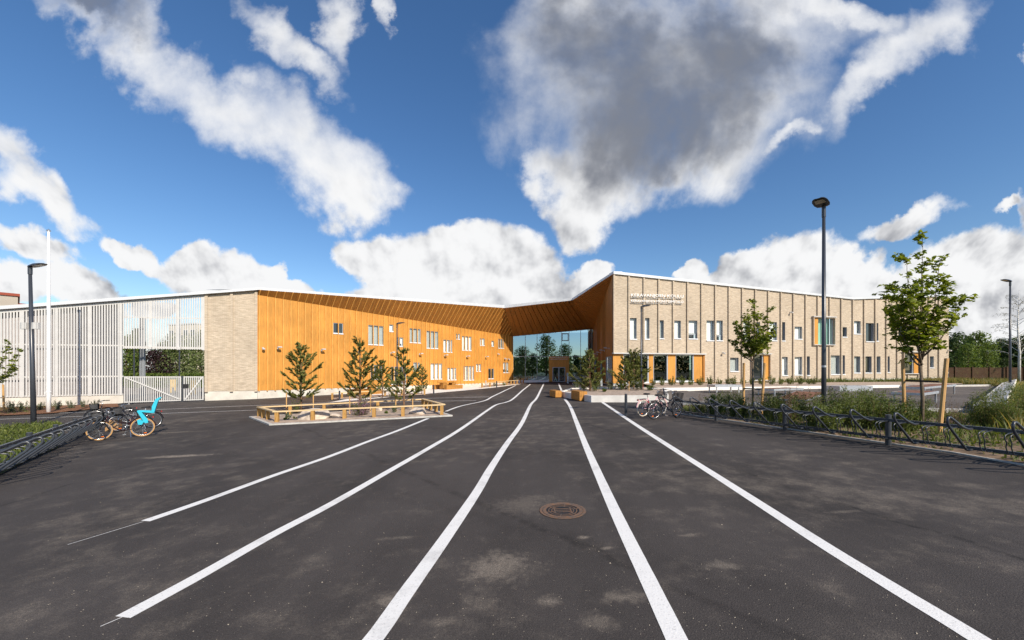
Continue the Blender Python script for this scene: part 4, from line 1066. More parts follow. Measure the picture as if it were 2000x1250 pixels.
def tree_parts(h, r, seed, n=2600, ls=0.34, trunk=0.12, conic=0.0, base=0.12, clump=26):
    rnd = random.Random(seed); tr = MB(); lf = MB()
    tr.tube([(0, 0, -.3), (.1, .05, h * .35), (-.05, .08, h * .7), (0, 0, h * .93)], [h * .02 + .05, h * .015 + .03, h * .008 + .02, .02], 7)
    cs = []
    for k in range(clump):
        z = base + (1 - base) * ((k + .5) / clump) ** .9
        wd = (1 - (abs(z - base - .32) / (.95 - base)) ** 1.6) if not conic else (1 - z) ** conic * 1.05 + .05
        wd = max(.06, wd); a = k * 2.4 + rnd.uniform(-.5, .5); q = math.sqrt(rnd.uniform(.15, 1)) * .72
        c = Vector((math.cos(a) * r * wd * q, math.sin(a) * r * wd * q, z * h * .96)); cr = r * (.26 + .22 * wd) * rnd.uniform(.75, 1.2)
        cs.append((c, cr)); tr.tube([(0, 0, max(.1, c.z - r * .5)), c.lerp(Vector((0, 0, c.z)), .4), c], [h * .006 + .01, h * .004 + .008, .01], 4)
    for _ in range(n):
        c, cr = rnd.choice(cs); d = rdir(rnd).normalized(); rr = cr * rnd.uniform(.45, 1.05) ** .6
        p = c + Vector((d.x * rr, d.y * rr, d.z * rr * .8))
        leaf_card(lf, p, ls * rnd.uniform(.55, 1.2), d + Vector((0, 0, .5)) + rdir(rnd) * .7, rnd, False, .75)
    return tr, lf
def shrub_parts(h, r, seed, n=420, ls=0.07, upright=0.7):
    rnd = random.Random(seed); st = MB(); lf = MB()
    ns = max(5, int(14 * r / .5))
    for k in range(ns):
        a = rnd.uniform(0, 6.283); b0 = Vector((math.cos(a), math.sin(a), 0)) * r * rnd.uniform(0, .45); L = h * rnd.uniform(.55, 1.08)
        tip = b0 + Vector((math.cos(a) * r * rnd.uniform(.1, .8) * (1.25 - upright), math.sin(a) * r * rnd.uniform(.1, .8) * (1.25 - upright), L))
        mid_ = b0.lerp(tip, .5) + rdir(rnd) * .05 * h
        st.tube([b0, mid_, tip], [.007, .005, .003], 3)
        for _ in range(int(n / ns)):
            s_ = rnd.uniform(.12, 1); p = (b0.lerp(mid_, s_ * 2) if s_ < .5 else mid_.lerp(tip, s_ * 2 - 1)) + rdir(rnd) * .16 * r * rnd.uniform(.3, 1.2)
            p.z = max(.01, p.z); leaf_card(lf, p, ls * rnd.uniform(.6, 1.25), rdir(rnd, .7), rnd, False, .42)
    return st, lf
def plant(name, label, cat, loc, parts, mats, pn=('trunk', 'crown'), group=None, rz=0, sc=1.0):
    o = thing(name, label, cat, loc, group, rz)
    if sc != 1.0: o.scale = (sc,) * 3
    for mb, mt, nm in zip(parts, mats, pn):
        mb.build(nm, mt, o, local=True, smooth=(nm in ('trunk', 'stem')))
    return o
def replant(src, label, loc, rz=0.0, sc=1.0, group=None):
    o = copy_tree(src); o.location = loc; o.rotation_euler = (0, 0, rz); o.scale = (sc,) * 3; o['label'] = label
    if group: o['group'] = group
    return o
def off(p, d=0.0): return (p.x, p.y, p.z - d)

# ------------------------------------------------------------------ island bed with rail, pines, boulders
ISL = [P(490, 815.5), P(529, 830.5), P(880, 813), P(828, 796.5)]
sheet('island_bed', ISL, M['soil'], 0.05, 0.05)
strip('island_kerb', ISL, 0.14, M['kerb'], 0.0, 0.06, closed=True)
def rail_fence(name, label, runs, posts, hh=0.50):
    c = sum((p for r_ in runs for p in r_), Vector()) / sum(len(r_) for r_ in runs)
    o = thing(name, label, 'rail', tuple(c), 'low timber rails round the planting beds')
    for r_ in runs:
        for i, (a, b_) in enumerate(zip(r_, r_[1:])):
            m = MB(); z = Vector((0, 0, hh + .028 + (0.003 if i % 2 else 0))); m.bar(a + z, b_ + z, .19, .055); m.build('rail', M['rail_wood'], o)
    for p, dv in posts:
        m = MB(); m.box(p + Vector((0, 0, hh / 2 - .04)), .15, .15, hh + .08, math.atan2(dv.y, dv.x)); m.build('post', M['post_wood'], o)
    return o
fl, fr = P(537, 827), P(866, 812); bl_, br = P(505, 815), P(826, 797.5)
def along(a, b_, pxs): 
    out = []
    for px in pxs:
        k = (px - CX) / F; s_ = (k * a.y - a.x) / ((b_.x - a.x) - k * (b_.y - a.y)); q = a.lerp(b_, s_); q.z = g(q.x, q.y); out.append(q)
    return out
posts = [(p, fr - fl) for p in along(fl, fr, (541, 611, 673, 730.5, 787, 863))]
posts += [(bl_.lerp(fl, f_), fl - bl_) for f_ in (0.02, .30, .60)] + [(br.lerp(fr, f_), fr - br) for f_ in (.0, .2, .42, .68)]
posts += [(p, br - bl_) for p in along(bl_, br, (567, 633, 738))]
rail_fence('timber_rail', 'low pale timber rail on square posts enclosing the kerbed pine island', [[fl, fr, br], [bl_, fl], [bl_, br]], posts)
r2a, r2b = P(646, 780.5), P(831, 771); r2c = P(700, 766)
rail_fence('timber_rail', 'low timber rail in front of the two pines by the orange wall', [[r2a, r2b]], [(p, r2b - r2a) for p in along(r2a, r2b, (649, 668, 692, 724, 752, 785, 813, 829))])
r3a, r3b = P(941, 757.5), P(1022, 749)
rail_fence('timber_rail', 'low timber rail at the far end of the orange wall near the glass entrance', [[r3a, r3b]], [(p, r3b - r3a) for p in along(r3a, r3b, (941.5, 957, 990, 998, 1004, 1010, 1017, 1022))])
sheet('wall_path', [OW.p(13, 0, .05)] + [OW.p(OW.L - .2, 0, .05)] + [P(1030, 748.6), P(965, 757.3), P(900, 763.5), P(834, 769.5), P(640, 787)], M['white_conc'], 0.016)
sheet('wall_bed', [P(650, 778), P(652, 781), P(830, 771.8), P(822, 768.5)], M['soil'], 0.05, 0.06)
sheet('wall_bed', [P(944, 753.5), P(944, 757), P(1020, 749.2), P(1016, 748)], M['soil'], 0.04, 0.05)

pine_spec = [ # px, py of the foot, py of the tip, seed, label
 (588, 803, 674, 11, 'bushy young pine standing at the brick pier end of the railed island', .36, 1.0),
 (703, 804, 661, 12, 'tall young pine rising behind the purple shrub in the railed island', .30, .85),
 (789, 804, 678, 13, 'slim young pine beside the squared boulder in the railed island', .27, .8),
 (747, 777, 705, 14, 'dense small pine behind the rail along the orange wall', .34, 1.1),
 (824, 771, 719, 15, 'smallest thin pine at the bench end of the rail by the orange wall', .25, .6),
 (1152, 772, 686, 16, 'pale green young pine in the white planter near the entrance', .36, 1.15),
 (1238, 769, 684, 17, 'broad young pine in the white planter in front of the brick corner', .38, 1.0)]
for (px, py, ty, sd, lb, spd, spz) in pine_spec:
    p = P(px, py); h = hgt(ty, p.y) - p.z
    plant('pine_tree', lb, 'pine', off(p, -.03), pine_parts(h, sd, spd, spz), (M['pine_bark'], M['pine_needle']), group='young pines in the planting beds')
p = P(1222, 770); plant('pine_tree', 'second stem of pine pressed against the broad pine in the white planter', 'pine', off(p), pine_parts(hgt(700, p.y) - p.z, 18, .36, .9), (M['pine_bark'], M['pine_needle']), group='young pines in the planting beds')

def stake(px, pyb, pyt, label, r=.035, dx=0.0, grp='timber stakes beside the young trees'):
    p = P(px, pyb); q = at(px + dx, pyt, p.y)
    m = MB(); m.cyl(p - Vector((0, 0, .1)), q, r, r * .96, 8)
    return tag(m.build('tree_stake', M['stake'], smooth=False), label, 'stake', grp)
for px, pb, pt_, lb in ((559.5, 811, 767, 'thin stake on the brick pier side of the bushy island pine'), (612, 806, 771, 'thin stake on the purple shrub side of the bushy island pine'), (683, 812, 774, 'thin stake before the purple shrub, pier side'), (723.6, 808, 769, 'thin stake behind the purple shrub, entrance side'),
    (773, 806, 765, 'thin stake on the pier side of the slim island pine'), (806, 804, 774, 'thin stake by the squared boulder beside the slim island pine'), (1154, 773.5, 748, 'pale stake in front of the pine near the entrance planter'), (1228.5, 773, 745, 'pale stake in front of the broad planter pine')):
    stake(px, pb, pt_, lb, .03)
st_r = P(1256, 771); m = MB(); m.cyl(st_r, at(1255.5, 742, st_r.y), .03, .03, 6); tag(m.build('marker_stake', simple('red brown paint', (.25, .06, .03), .6)), 'red brown marker stake beside the lamp in the white planter', 'stake')

def boulder(px, py, wpx, hpx, label, seed, flat=1.0):
    p = P(px, py); sc_ = p.y / F; w_, h_ = wpx * sc_, hpx * sc_
    bm = bmesh.new(); bmesh.ops.create_icosphere(bm, subdivisions=4, radius=1)
    for v in bm.verts:
        q = v.co.copy()
        for (nx_, ny_, nz_, d_) in BC[seed]:
            n_ = Vector((nx_, ny_, nz_)); e = q.dot(n_) - d_
            if e > 0: q -= n_ * e * .9
        q *= 1 + .06 * mnoise.noise(q * 2.3 + Vector((seed, 0, 0)))  + .02 * mnoise.noise(q * 8)
        v.co = Vector((q.x * w_ / 2, q.y * w_ * .36, q.z * h_ * .62 + h_ * .36))
    me = bpy.data.meshes.new('boulder'); bm.to_mesh(me); bm.free(); me.materials.append(M['boulder'])
    o = bpy.data.objects.new('boulder', me); COL.objects.link(o); o.location = p
    return tag(o, label, 'boulder', 'boulders in the island bed')
BC = {}
for sd in range(1, 6):
    rnd = random.Random(sd * 7); BC[sd] = []
    for _ in range(9):
        d = rdir(rnd).normalized(); BC[sd].append((d.x, d.y, d.z, rnd.uniform(.55, .85)))
boulder(612, 821, 64, 28, 'long sloping boulder between the front rail posts near the bushy pine', 1)
boulder(647, 818, 36, 12, 'low flat pale stone lying beside the long sloping boulder', 2)
boulder(817, 811.5, 38, 17, 'squared grey boulder at the entrance end of the island', 3)
boulder(739, 805, 16, 12, 'small white stone behind the rail near the purple shrub', 4)

def mini_shrub(name, label, px, py, hpx, rpx, seed, mat, group, n=300, ls=.055, cat='shrub', up=.5):
    n = int(n * 2.6); ls *= 1.35; hpx *= 1.12; rpx *= 1.1
    p = P(px, py); k = p.y / F
    return plant(name, label, cat, off(p, -.04), shrub_parts(hpx * k, rpx * k, seed, n, ls, up), (M['stem'], M[mat]), ('stem', 'foliage'), group)
ps = mini_shrub('flowering_shrub', 'purple flowering shrub in the middle of the railed island', 705, 814, 30, 24, 31, 'shrub_leaf', None, 500, .05)
p = P(705, 814); k = p.y / F; st_, lf_ = shrub_parts(34 * k, 29 * k, 32, 2000, .05, .5); lf_.build('blossom', M['purple_flower'], ps, local=True)
for i, (px, py, h_, r_, mt, lb) in enumerate(((563, 819, 11, 9, 'silver_leaf', 'silvery tuft near the corner post of the island'), (578, 808, 24, 12, 'shrub_leaf', 'leafy shrub at the foot of the bushy island pine'), (557, 823, 5, 7, 'mid_leaf', 'tiny bright green tuft by the island front kerb'), (576, 821, 5, 5, 'mid_leaf', 'tiny green tuft between two front rail posts'),
   (756, 810, 5, 6, 'mid_leaf', 'small green tuft between purple shrub and squared boulder'), (771, 808, 15, 8, 'silver_leaf', 'grey green plant at the foot of the slim island pine'), (699, 772, 10, 9, 'shrub_leaf', 'low shrub behind the rail at the second picnic table'), (765, 776, 9, 9, 'silver_leaf', 'silvery shrub behind the rail along the orange wall'), (968, 755, 7, 7, 'silver_leaf', 'little shrub by the bollard at the far timber rail'), (984, 753.5, 6, 6, 'shrub_leaf', 'little shrub near the far end of the timber rail'))):
    mini_shrub('bed_shrub', lb, px, py, h_, r_, 40 + i, mt, 'small plants in the planting beds', 160)

# ------------------------------------------------------------------ white planter by the entrance, timber blocks
PL = [P(1097, 775), P(1156.5, 785.5), P(1303, 785.5), P(1299, 768), P(1200, 766), P(1117, 767.5)]
PLz = [Vector((p.x, p.y, 0)) for p in PL]
strip('planter_wall', PL, 0.16, M['white_conc'], 0.0, 0.40, closed=True, tagit=False)
pw = bpy.data.objects['planter_wall']; tag(pw, 'low white concrete planter wall with pines and shrubs near the entrance', 'planter')
sheet('planter_soil', PL, M['soil'], 0.32, 0.05)
for i, (px, py, h_, r_, mt, lb) in enumerate(((1126, 767, 14, 8, 'silver_leaf', 'round grey shrub above the timber block at the planter corner'), (1163, 774, 20, 14, 'shrub_leaf', 'low bush at the foot of the pine near the entrance'), (1140, 771, 15, 10, 'shrub_leaf', 'small bush between the corner shrub and the entrance pine'), (1195, 770, 17, 14, 'silver_leaf', 'rounded dark silvery bush under the brick corner'), (1214, 771, 15, 9, 'shrub_leaf', 'bush between the rounded silvery bush and the broad pine'), (1247, 772, 17, 12, 'dark_leaf', 'dark bush at the foot of the broad planter pine'), (1180, 775, 5, 8, 'mid_leaf', 'low green tuft on the planter soil'), (1270, 772, 8, 9, 'shrub_leaf', 'small bush at the lamp end of the planter'))):
    o = mini_shrub('planter_shrub', lb, px, py, h_, r_, 60 + i, mt, 'shrubs in the white planter', 380); o.location.z += .33
def timber_block(label, pa, pb, pc, hh):
    """Stack of squared timbers: pa-pb the long foot edge, pb-pc the short one."""
    c = (pa + pc) / 2; o = thing('timber_block_seat', label, 'timber seat', tuple(c), 'timber block seats by the planter')
    L = pb - pa; W_ = pc - pb; L.z = 0; W_.z = 0
    z0 = min(pa.z, pb.z, pc.z)
    for i in range(2):
        for j in range(2):
            m = MB(); m.obox(Vector((pa.x, pa.y, z0 + .05)) + W_ * (i * .505) + Vector((0, 0, j * (hh - .05) / 2)), L, W_ * .487, Vector((0, 0, (hh - .05) / 2 - .012)))
            m.build('beam', M['timber'], o)
    m = MB(); m.obox(Vector((pa.x, pa.y, z0 - .02)) + L * .05 + W_ * .08, L * .9, W_ * .84, Vector((0, 0, .07))); m.build('foot', M['black'], o)
timber_block('timber block seat standing clear of the planter end nearest the entrance', P(1073.5, 774.5), P(1085, 777.5), P(1097, 776.5), .52)
timber_block('timber block seat set against the front corner of the white planter', P(1115.5, 780), P(1132, 784), P(1147, 783), .62)

# ------------------------------------------------------------------ picnic tables, bollards, small posts
def picnic(label, px, py, rot):
    p = P(px, py); o = thing('picnic_table', label, 'picnic table', tuple(p), 'timber picnic tables by the orange wall', rot)
    def part(nm, lst):
        m = MB()
        for (c, sx, sy, sz) in lst: m.box(c, sx, sy, sz)
        m.build(nm, M['timber'], o, local=True)
    part('table_top', [((0, -.36 + .18 * i, .80), 2.3, .165, .06) for i in range(5)])
    for x in (-.55, .72): part('table_leg', [((x, 0, .16 + .22 * i), .62, .62, .205) for i in range(3)])
    for y in (-1.02, 1.02): part('bench', [((0, y, .09 + .155 * i), 2.3, .42, .145) for i in range(3)])
wrot = math.atan2(OW.t.y, OW.t.x)
picnic('timber picnic table with block benches on the pale path under the orange wall', 874, 760, wrot)
picnic('timber picnic table mostly hidden by the pines beside the orange wall', 713, 770, wrot)
def bollard(label, px, pb, pt_, r=.065, mat='dark_metal'):
    p = P(px, pb); h = hgt(pt_, p.y) - p.z; o = thing('bollard', label, 'bollard', tuple(p), 'dark bollards')
    m = MB(); m.lathe((0, 0, 0), [(r, -.1), (r, h - .05), (r * 1.0, h - .045), (r * .9, h)], 14); m.build('post', M[mat], o, local=True, smooth=False)
    m = MB(); m.lathe((0, 0, 0), [(r * 1.25, -.05), (r * 1.25, .03), (r * 1.05, .035)], 14); m.build('foot_ring', M[mat], o, local=True)
bollard('tall dark bollard standing between the planter and the parked bicycles', 1222.5, 811, 769, .06)
bollard('dark bollard at the edge of the pale path beside the picnic table', 847, 769, 751.5)
bollard('dark bollard beside the far timber rail near the entrance', 970, 757, 744)
bollard('dark bollard behind the timber rail near the second picnic table', 663, 781, 763)
bollard('dark bollard at the foot of the last orange batten by the glass', 1003.5, 750, 740)
bollard('slim light grey post beside the far timber rail', 949, 755.5, 743.5, .07, 'galv')
def intercom(label, px, pb, pt_):
    p = P(px, pb); h = hgt(pt_, p.y) - p.z; o = thing('door_opener_post', label, 'post', tuple(p))
    m = MB(); m.box((0, 0, h / 2), .2, .14, h); m.build('post', M['galv'], o, local=True)
    m = MB(); m.box((-.14, -.03, h * .82), .1, .1, .28); m.build('button_box', M['grey_metal'], o, local=True)
intercom('grey door opener post standing beside the entrance door', 1109, 748.6, 728)
intercom('grey post at the foot of the recess side wall near the planter', 1174.5, 754, 741)

# ------------------------------------------------------------------ street lamps, flagpole
def street_lamp(label, px, pb, pt_, armdir, armlen, r=.075, foot=False, headw=.30, lean=0.0):
    p = P(px, pb); h = hgt(pt_, p.y) - p.z; o = thing('street_lamp', label, 'street lamp', tuple(p), 'dark grey street lamps')
    d = Vector(armdir).normalized(); sd = Vector((-d.y, d.x, 0))
    m = MB(); m.tube([(0, 0, -.1), (lean * .3, 0, h * .3), (lean, 0, h - .25)], [r, r * .9, r * .62], 14); m.build('pole', M['dark_metal'], o, local=True, smooth=True)
    m = MB(); m.cyl((lean, 0, h - .34), (lean, 0, h - .02), r * .8, r * .8, 12); m.build('collar', M['dark_metal'], o, local=True)
    m = MB(); c = Vector((lean, 0, h)); n = 9; vs = []; fs = []
    rows = ((-.10, .35, .00, .05), (.05, .8, -.01, .09), (.3, 1.0, 0.0, .12), (.7, 1.0, .02, .10), (.92, .8, .035, .07), (1.0, .45, .045, .05))
    for (s_, wd, z0, z1) in rows:
        q = c + d * armlen * s_ + Vector((0, 0, armlen * .10 * s_))
        for (u, z) in ((-1, z0), (-.85, (z0 + z1) / 2 + .01), (-.45, z1), (.45, z1), (.85, (z0 + z1) / 2 + .01), (1, z0)): vs.append(q + sd * headw * wd * u * .62 + Vector((0, 0, z)))
    for i in range(len(rows) - 1):
        for k in range(6):
            k2 = (k + 1) % 6; fs.append((i * 6 + k, i * 6 + k2, (i + 1) * 6 + k2, (i + 1) * 6 + k))
    fs += [tuple(range(6))[::-1], tuple(len(vs) - 6 + k for k in range(6))]
    m.add(vs, fs); hd = m.build('lamp_head', M['dark_metal'], o, local=True)
    m = MB(); q = c + d * armlen * .48 + Vector((0, 0, armlen * .05 - .006)); q2 = c + d * armlen * .88 + Vector((0, 0, armlen * .09 + .012))
    m.add([q - sd * headw * .42, q + sd * headw * .42, q2 + sd * headw * .34, q2 - sd * headw * .34], [(0, 1, 2, 3)]); m.build('lens', M['lens'], hd, local=True)
    if foot:
        m = MB(); m.lathe((0, 0, 0), [(.29, -.1), (.29, .22), (.26, .25), (r * 1.4, .26)], 18); m.build('foot', M['white_conc'], o, local=True)
        m = MB(); m.lathe((0, 0, 0), [(r * 1.6, .255), (r * 1.6, .30), (r * 1.05, .33)], 14); m.build('base_collar', M['dark_metal'], o, local=True)
        m = MB(); m.lathe((0, 0, 0), [(r * .93, 1.9), (r * .93, 1.96)], 14); m.build('band', M['galv'], o, local=True)
    return o
street_lamp('tall dark street lamp on a pale concrete foot behind the bike rack with bushes', 1609, 836, 403, (-.8, -.6, 0), .56, .070, True, .32)
l1 = street_lamp('dark street lamp with two white boxes standing before the white slatted screen', 66, 829, 521.5, (1, -.1, 0), .82, .10, False, .26, lean=-.17)
for sx in (-.27, .27):
    m = MB(); m.box((sx - .10, -.05, 4.58), .20, .18, .30); m.cyl((sx - .10, -.05, 4.43), (sx - .10, -.05, 4.73), .12, .12, 10); m.build('speaker_box', M['white_metal'], l1, local=True)
street_lamp('dark street lamp behind the island pines against the orange wall', 775.5, 771, 633, (1, -.3, 0), .75, .07)
street_lamp('slim dark street lamp in the white planter before the brick corner', 1252.5, 770.5, 600, (1, -.4, 0), .65, .07)
street_lamp('dark street lamp in the dry grass beyond the skate yard', 1973, 762, 550, (-1, -.2, 0), .9, .085)
street_lamp('small distant street lamp beyond the brown board fence', 1866.5, 737, 675, (-1, -.1, 0), 1.2, .09)
fp = P(95, 807); o = thing('flagpole', 'white tapering flagpole standing in the mulch strip before the slatted screen', 'flagpole', tuple(fp)); hF = hgt(447, fp.y) - fp.z
m = MB(); m.tube([(0, 0, -.1), (0, 0, 1.2), (0, 0, hF * .5), (0, 0, hF - .15)], [.10, .10, .085, .05], 16); m.build('pole', M['flag_white'], o, local=True, smooth=True)
m = MB(); m.lathe((0, 0, 0), [(.105, 1.2), (.13, 1.21), (.13, 1.25), (.103, 1.26)], 16); m.box((-.16, 0, 1.2), .12, .06, .12); m.build('cleat', M['flag_white'], o, local=True)
m = MB(); m.lathe((0, 0, hF - .15), [(.05, 0), (.10, .03), (.10, .07), (.03, .12), (.0, .15)], 14); m.build('finial', M['chrome'], o, local=True)

# ------------------------------------------------------------------ wall lamps and cameras
def wall_dev(kind, label, wall, px, py, group):
    s_ = wall.s(px); h = wall.h(s_, py); k = wall.Y(s_) / F
    o = thing('wall_lamp' if kind == 'lamp' else 'security_camera', label, 'wall lamp' if kind == 'lamp' else 'camera', tuple(wall.p(s_, h, 0)), group, math.atan2(wall.n.y, wall.n.x))
    if kind == 'lamp':
        m = MB(); m.box((.02, 0, 0), .04, .12, .2); m.build('bracket', M['white_metal'], o, local=True)
        m = MB(); m.box((.22, 0, .03), .40, .05, .05); m.build('arm', M['white_metal'], o, local=True)
        m = MB(); m.obox((.30, -.16, .02), (.26, 0, .02), (0, .32, 0), (0, 0, .09)); m.build('lamp_head', M['white_metal'], o, local=True)
    else:
        m = MB(); m.box((.03, 0, 0), .06, .12, .14); m.build('bracket', M['white_metal'], o, local=True)
        m = MB(); m.tube([(.05, 0, .0), (.18, 0, .05), (.26, 0, -.02)], .03, 8); m.build('arm', M['white_metal'], o, local=True)
        m = MB(); m.lathe((.28, 0, -.17), [(.02, 0), (.10, .03), (.12, .09), (.12, .14), (.05, .17)], 12); m.build('dome', M['white_metal'], o, local=True)
    return o
for i, (px, py) in enumerate(((542.5, 680), (628, 684), (700, 687), (763.6, 689.5), (819, 692), (868, 694.6), (911, 696.6), (947.5, 697.6))):
    wall_dev('lamp', f'{ORD[i]} small white wall lamp from the brick pier on the orange wall', OW, px, py, 'white lamps along the orange wall')
for px, py, lb in ((513, 680, 'white security camera on the first orange board bay beside the brick pier'), (971.5, 691, 'white security camera under the third last window of the orange wall'), (985, 700, 'first of two white cameras above the last lower window of the orange wall'), (992, 701, 'second of two white cameras above the last lower window of the orange wall')):
    wall_dev('cam', lb, OW, px, py, 'security cameras on the school')
for i, (px, py) in enumerate(((1190, 680.6), (1181, 685), (1173.5, 689), (1167.5, 692))):
    wall_dev('lamp', f'{ORD[i]} small lamp from the brick corner on the shaded recess wall', CW, px, py, 'lamps on the recess wall')
for px, py, lb in ((1411, 689, 'camera on the brick wing just above the end of the glazed strip'), (1543, 610, 'camera high on the brick wing above the tall blind windows'), (1851, 684, 'camera near the far end of the brick wing')):
    wall_dev('cam', lb, RW, px, py, 'security cameras on the school')

# ------------------------------------------------------------------ bicycle racks
def bike_rack(label, origin, dirv, inward, n_hoop, n_post, first_post, first_hoop, post_step=2.62, hoop_step=.873, reach=.98):
    ang = math.atan2(dirv.y, dirv.x); o = thing('bicycle_rack', label, 'bike rack', tuple(origin))
    D = Vector((dirv.x, dirv.y, 0)).normalized(); N = Vector((-D.y, D.x, 0)); N = N if N.dot(inward) > 0 else -N
    def q(s_, d, z):
        v = Vector((origin.x, origin.y, 0)) + D * s_ + N * d; return Vector((v.x, v.y, g(v.x, v.y) + z))
    s0 = min(first_post, first_hoop) - .1; s1 = max(first_post + (n_post - 1) * post_step, first_hoop + (n_hoop - 1) * hoop_step) + .25
    for (d, z, r) in ((.07, .62, .032), (.07, .19, .032)):
        m = MB(); m.bar(q(s0, d, z), q(s1, d, z), .06, .07); m.build('rail', M['dark_metal'], o)
    for i in range(n_post):
        s_ = first_post + i * post_step; m = MB(); m.cyl(q(s_, 0, -.1), q(s_, 0, .74), .06, .06, 16); m.build('post', M['dark_metal'], o)
    for i in range(n_hoop):
        s_ = first_hoop + i * hoop_step
        P_ = [(.07, .60), (.26, .60), (.50, .68), (reach - .10, .885), (reach - .03, .895), (reach, .85), (reach, .78), (reach - .06, .70), (.33, .19), (.24, .165), (.07, .165)]
        m = MB(); m.tube([q(s_, d, z) for d, z in P_], .024, 8); m.build('hoop', M['dark_metal'], o, smooth=True)
        for k in (.29, .70):
            hs_ = s_ + hoop_step * k; m = MB()
            for e in (-.035, .035): m.tube([q(hs_ + e, d, z) for d, z in ((.07, .60), (.30, .60), (.42, .575), (.45, .52), (.38, .42), (.40, .34), (.36, .26), (.30, .195), (.07, .175))], .0105, 5)
            m.build('wheel_holder', M['dark_metal'], o, smooth=True)
    return o
pR3 = P(1735, 869); pR1 = P(1399, 822); dR = (pR3 - pR1); dR.z = 0; stp_R = dR.length / 2
bike_rack('long dark steel bicycle rack in front of the weedy bed beside the skate yard', pR1, dR, Vector((-1, -.3, 0)), 14, 5, 0.0, -2 * stp_R / 3 * 1.0 + .0 + .62 - stp_R / 3 * 1, stp_R, stp_R / 3)
qL = [at(57.5, 849, 1), at(176, 809, 1)]
def topfit(px, py, z):
    Y = 12.0
    for _ in range(60): X = (px - CX) / F * Y; Y = .5 * Y + .5 * (CH - g(X, Y) - z) * F / (py - FY)
    X = (px - CX) / F * Y; return Vector((X, Y, g(X, Y)))
pL1, pL4 = topfit(57.5, 849, .68), topfit(176, 809, .68); dL = pL4 - pL1; dL.z = 0; stp_L = dL.length / 3
bike_rack('dark steel bicycle rack running past the green verge to the bikes with baskets', pL1, dL, Vector((1, .5, 0)), 15, 6, -2 * stp_L, -2 * stp_L + .55, stp_L, stp_L / 3)

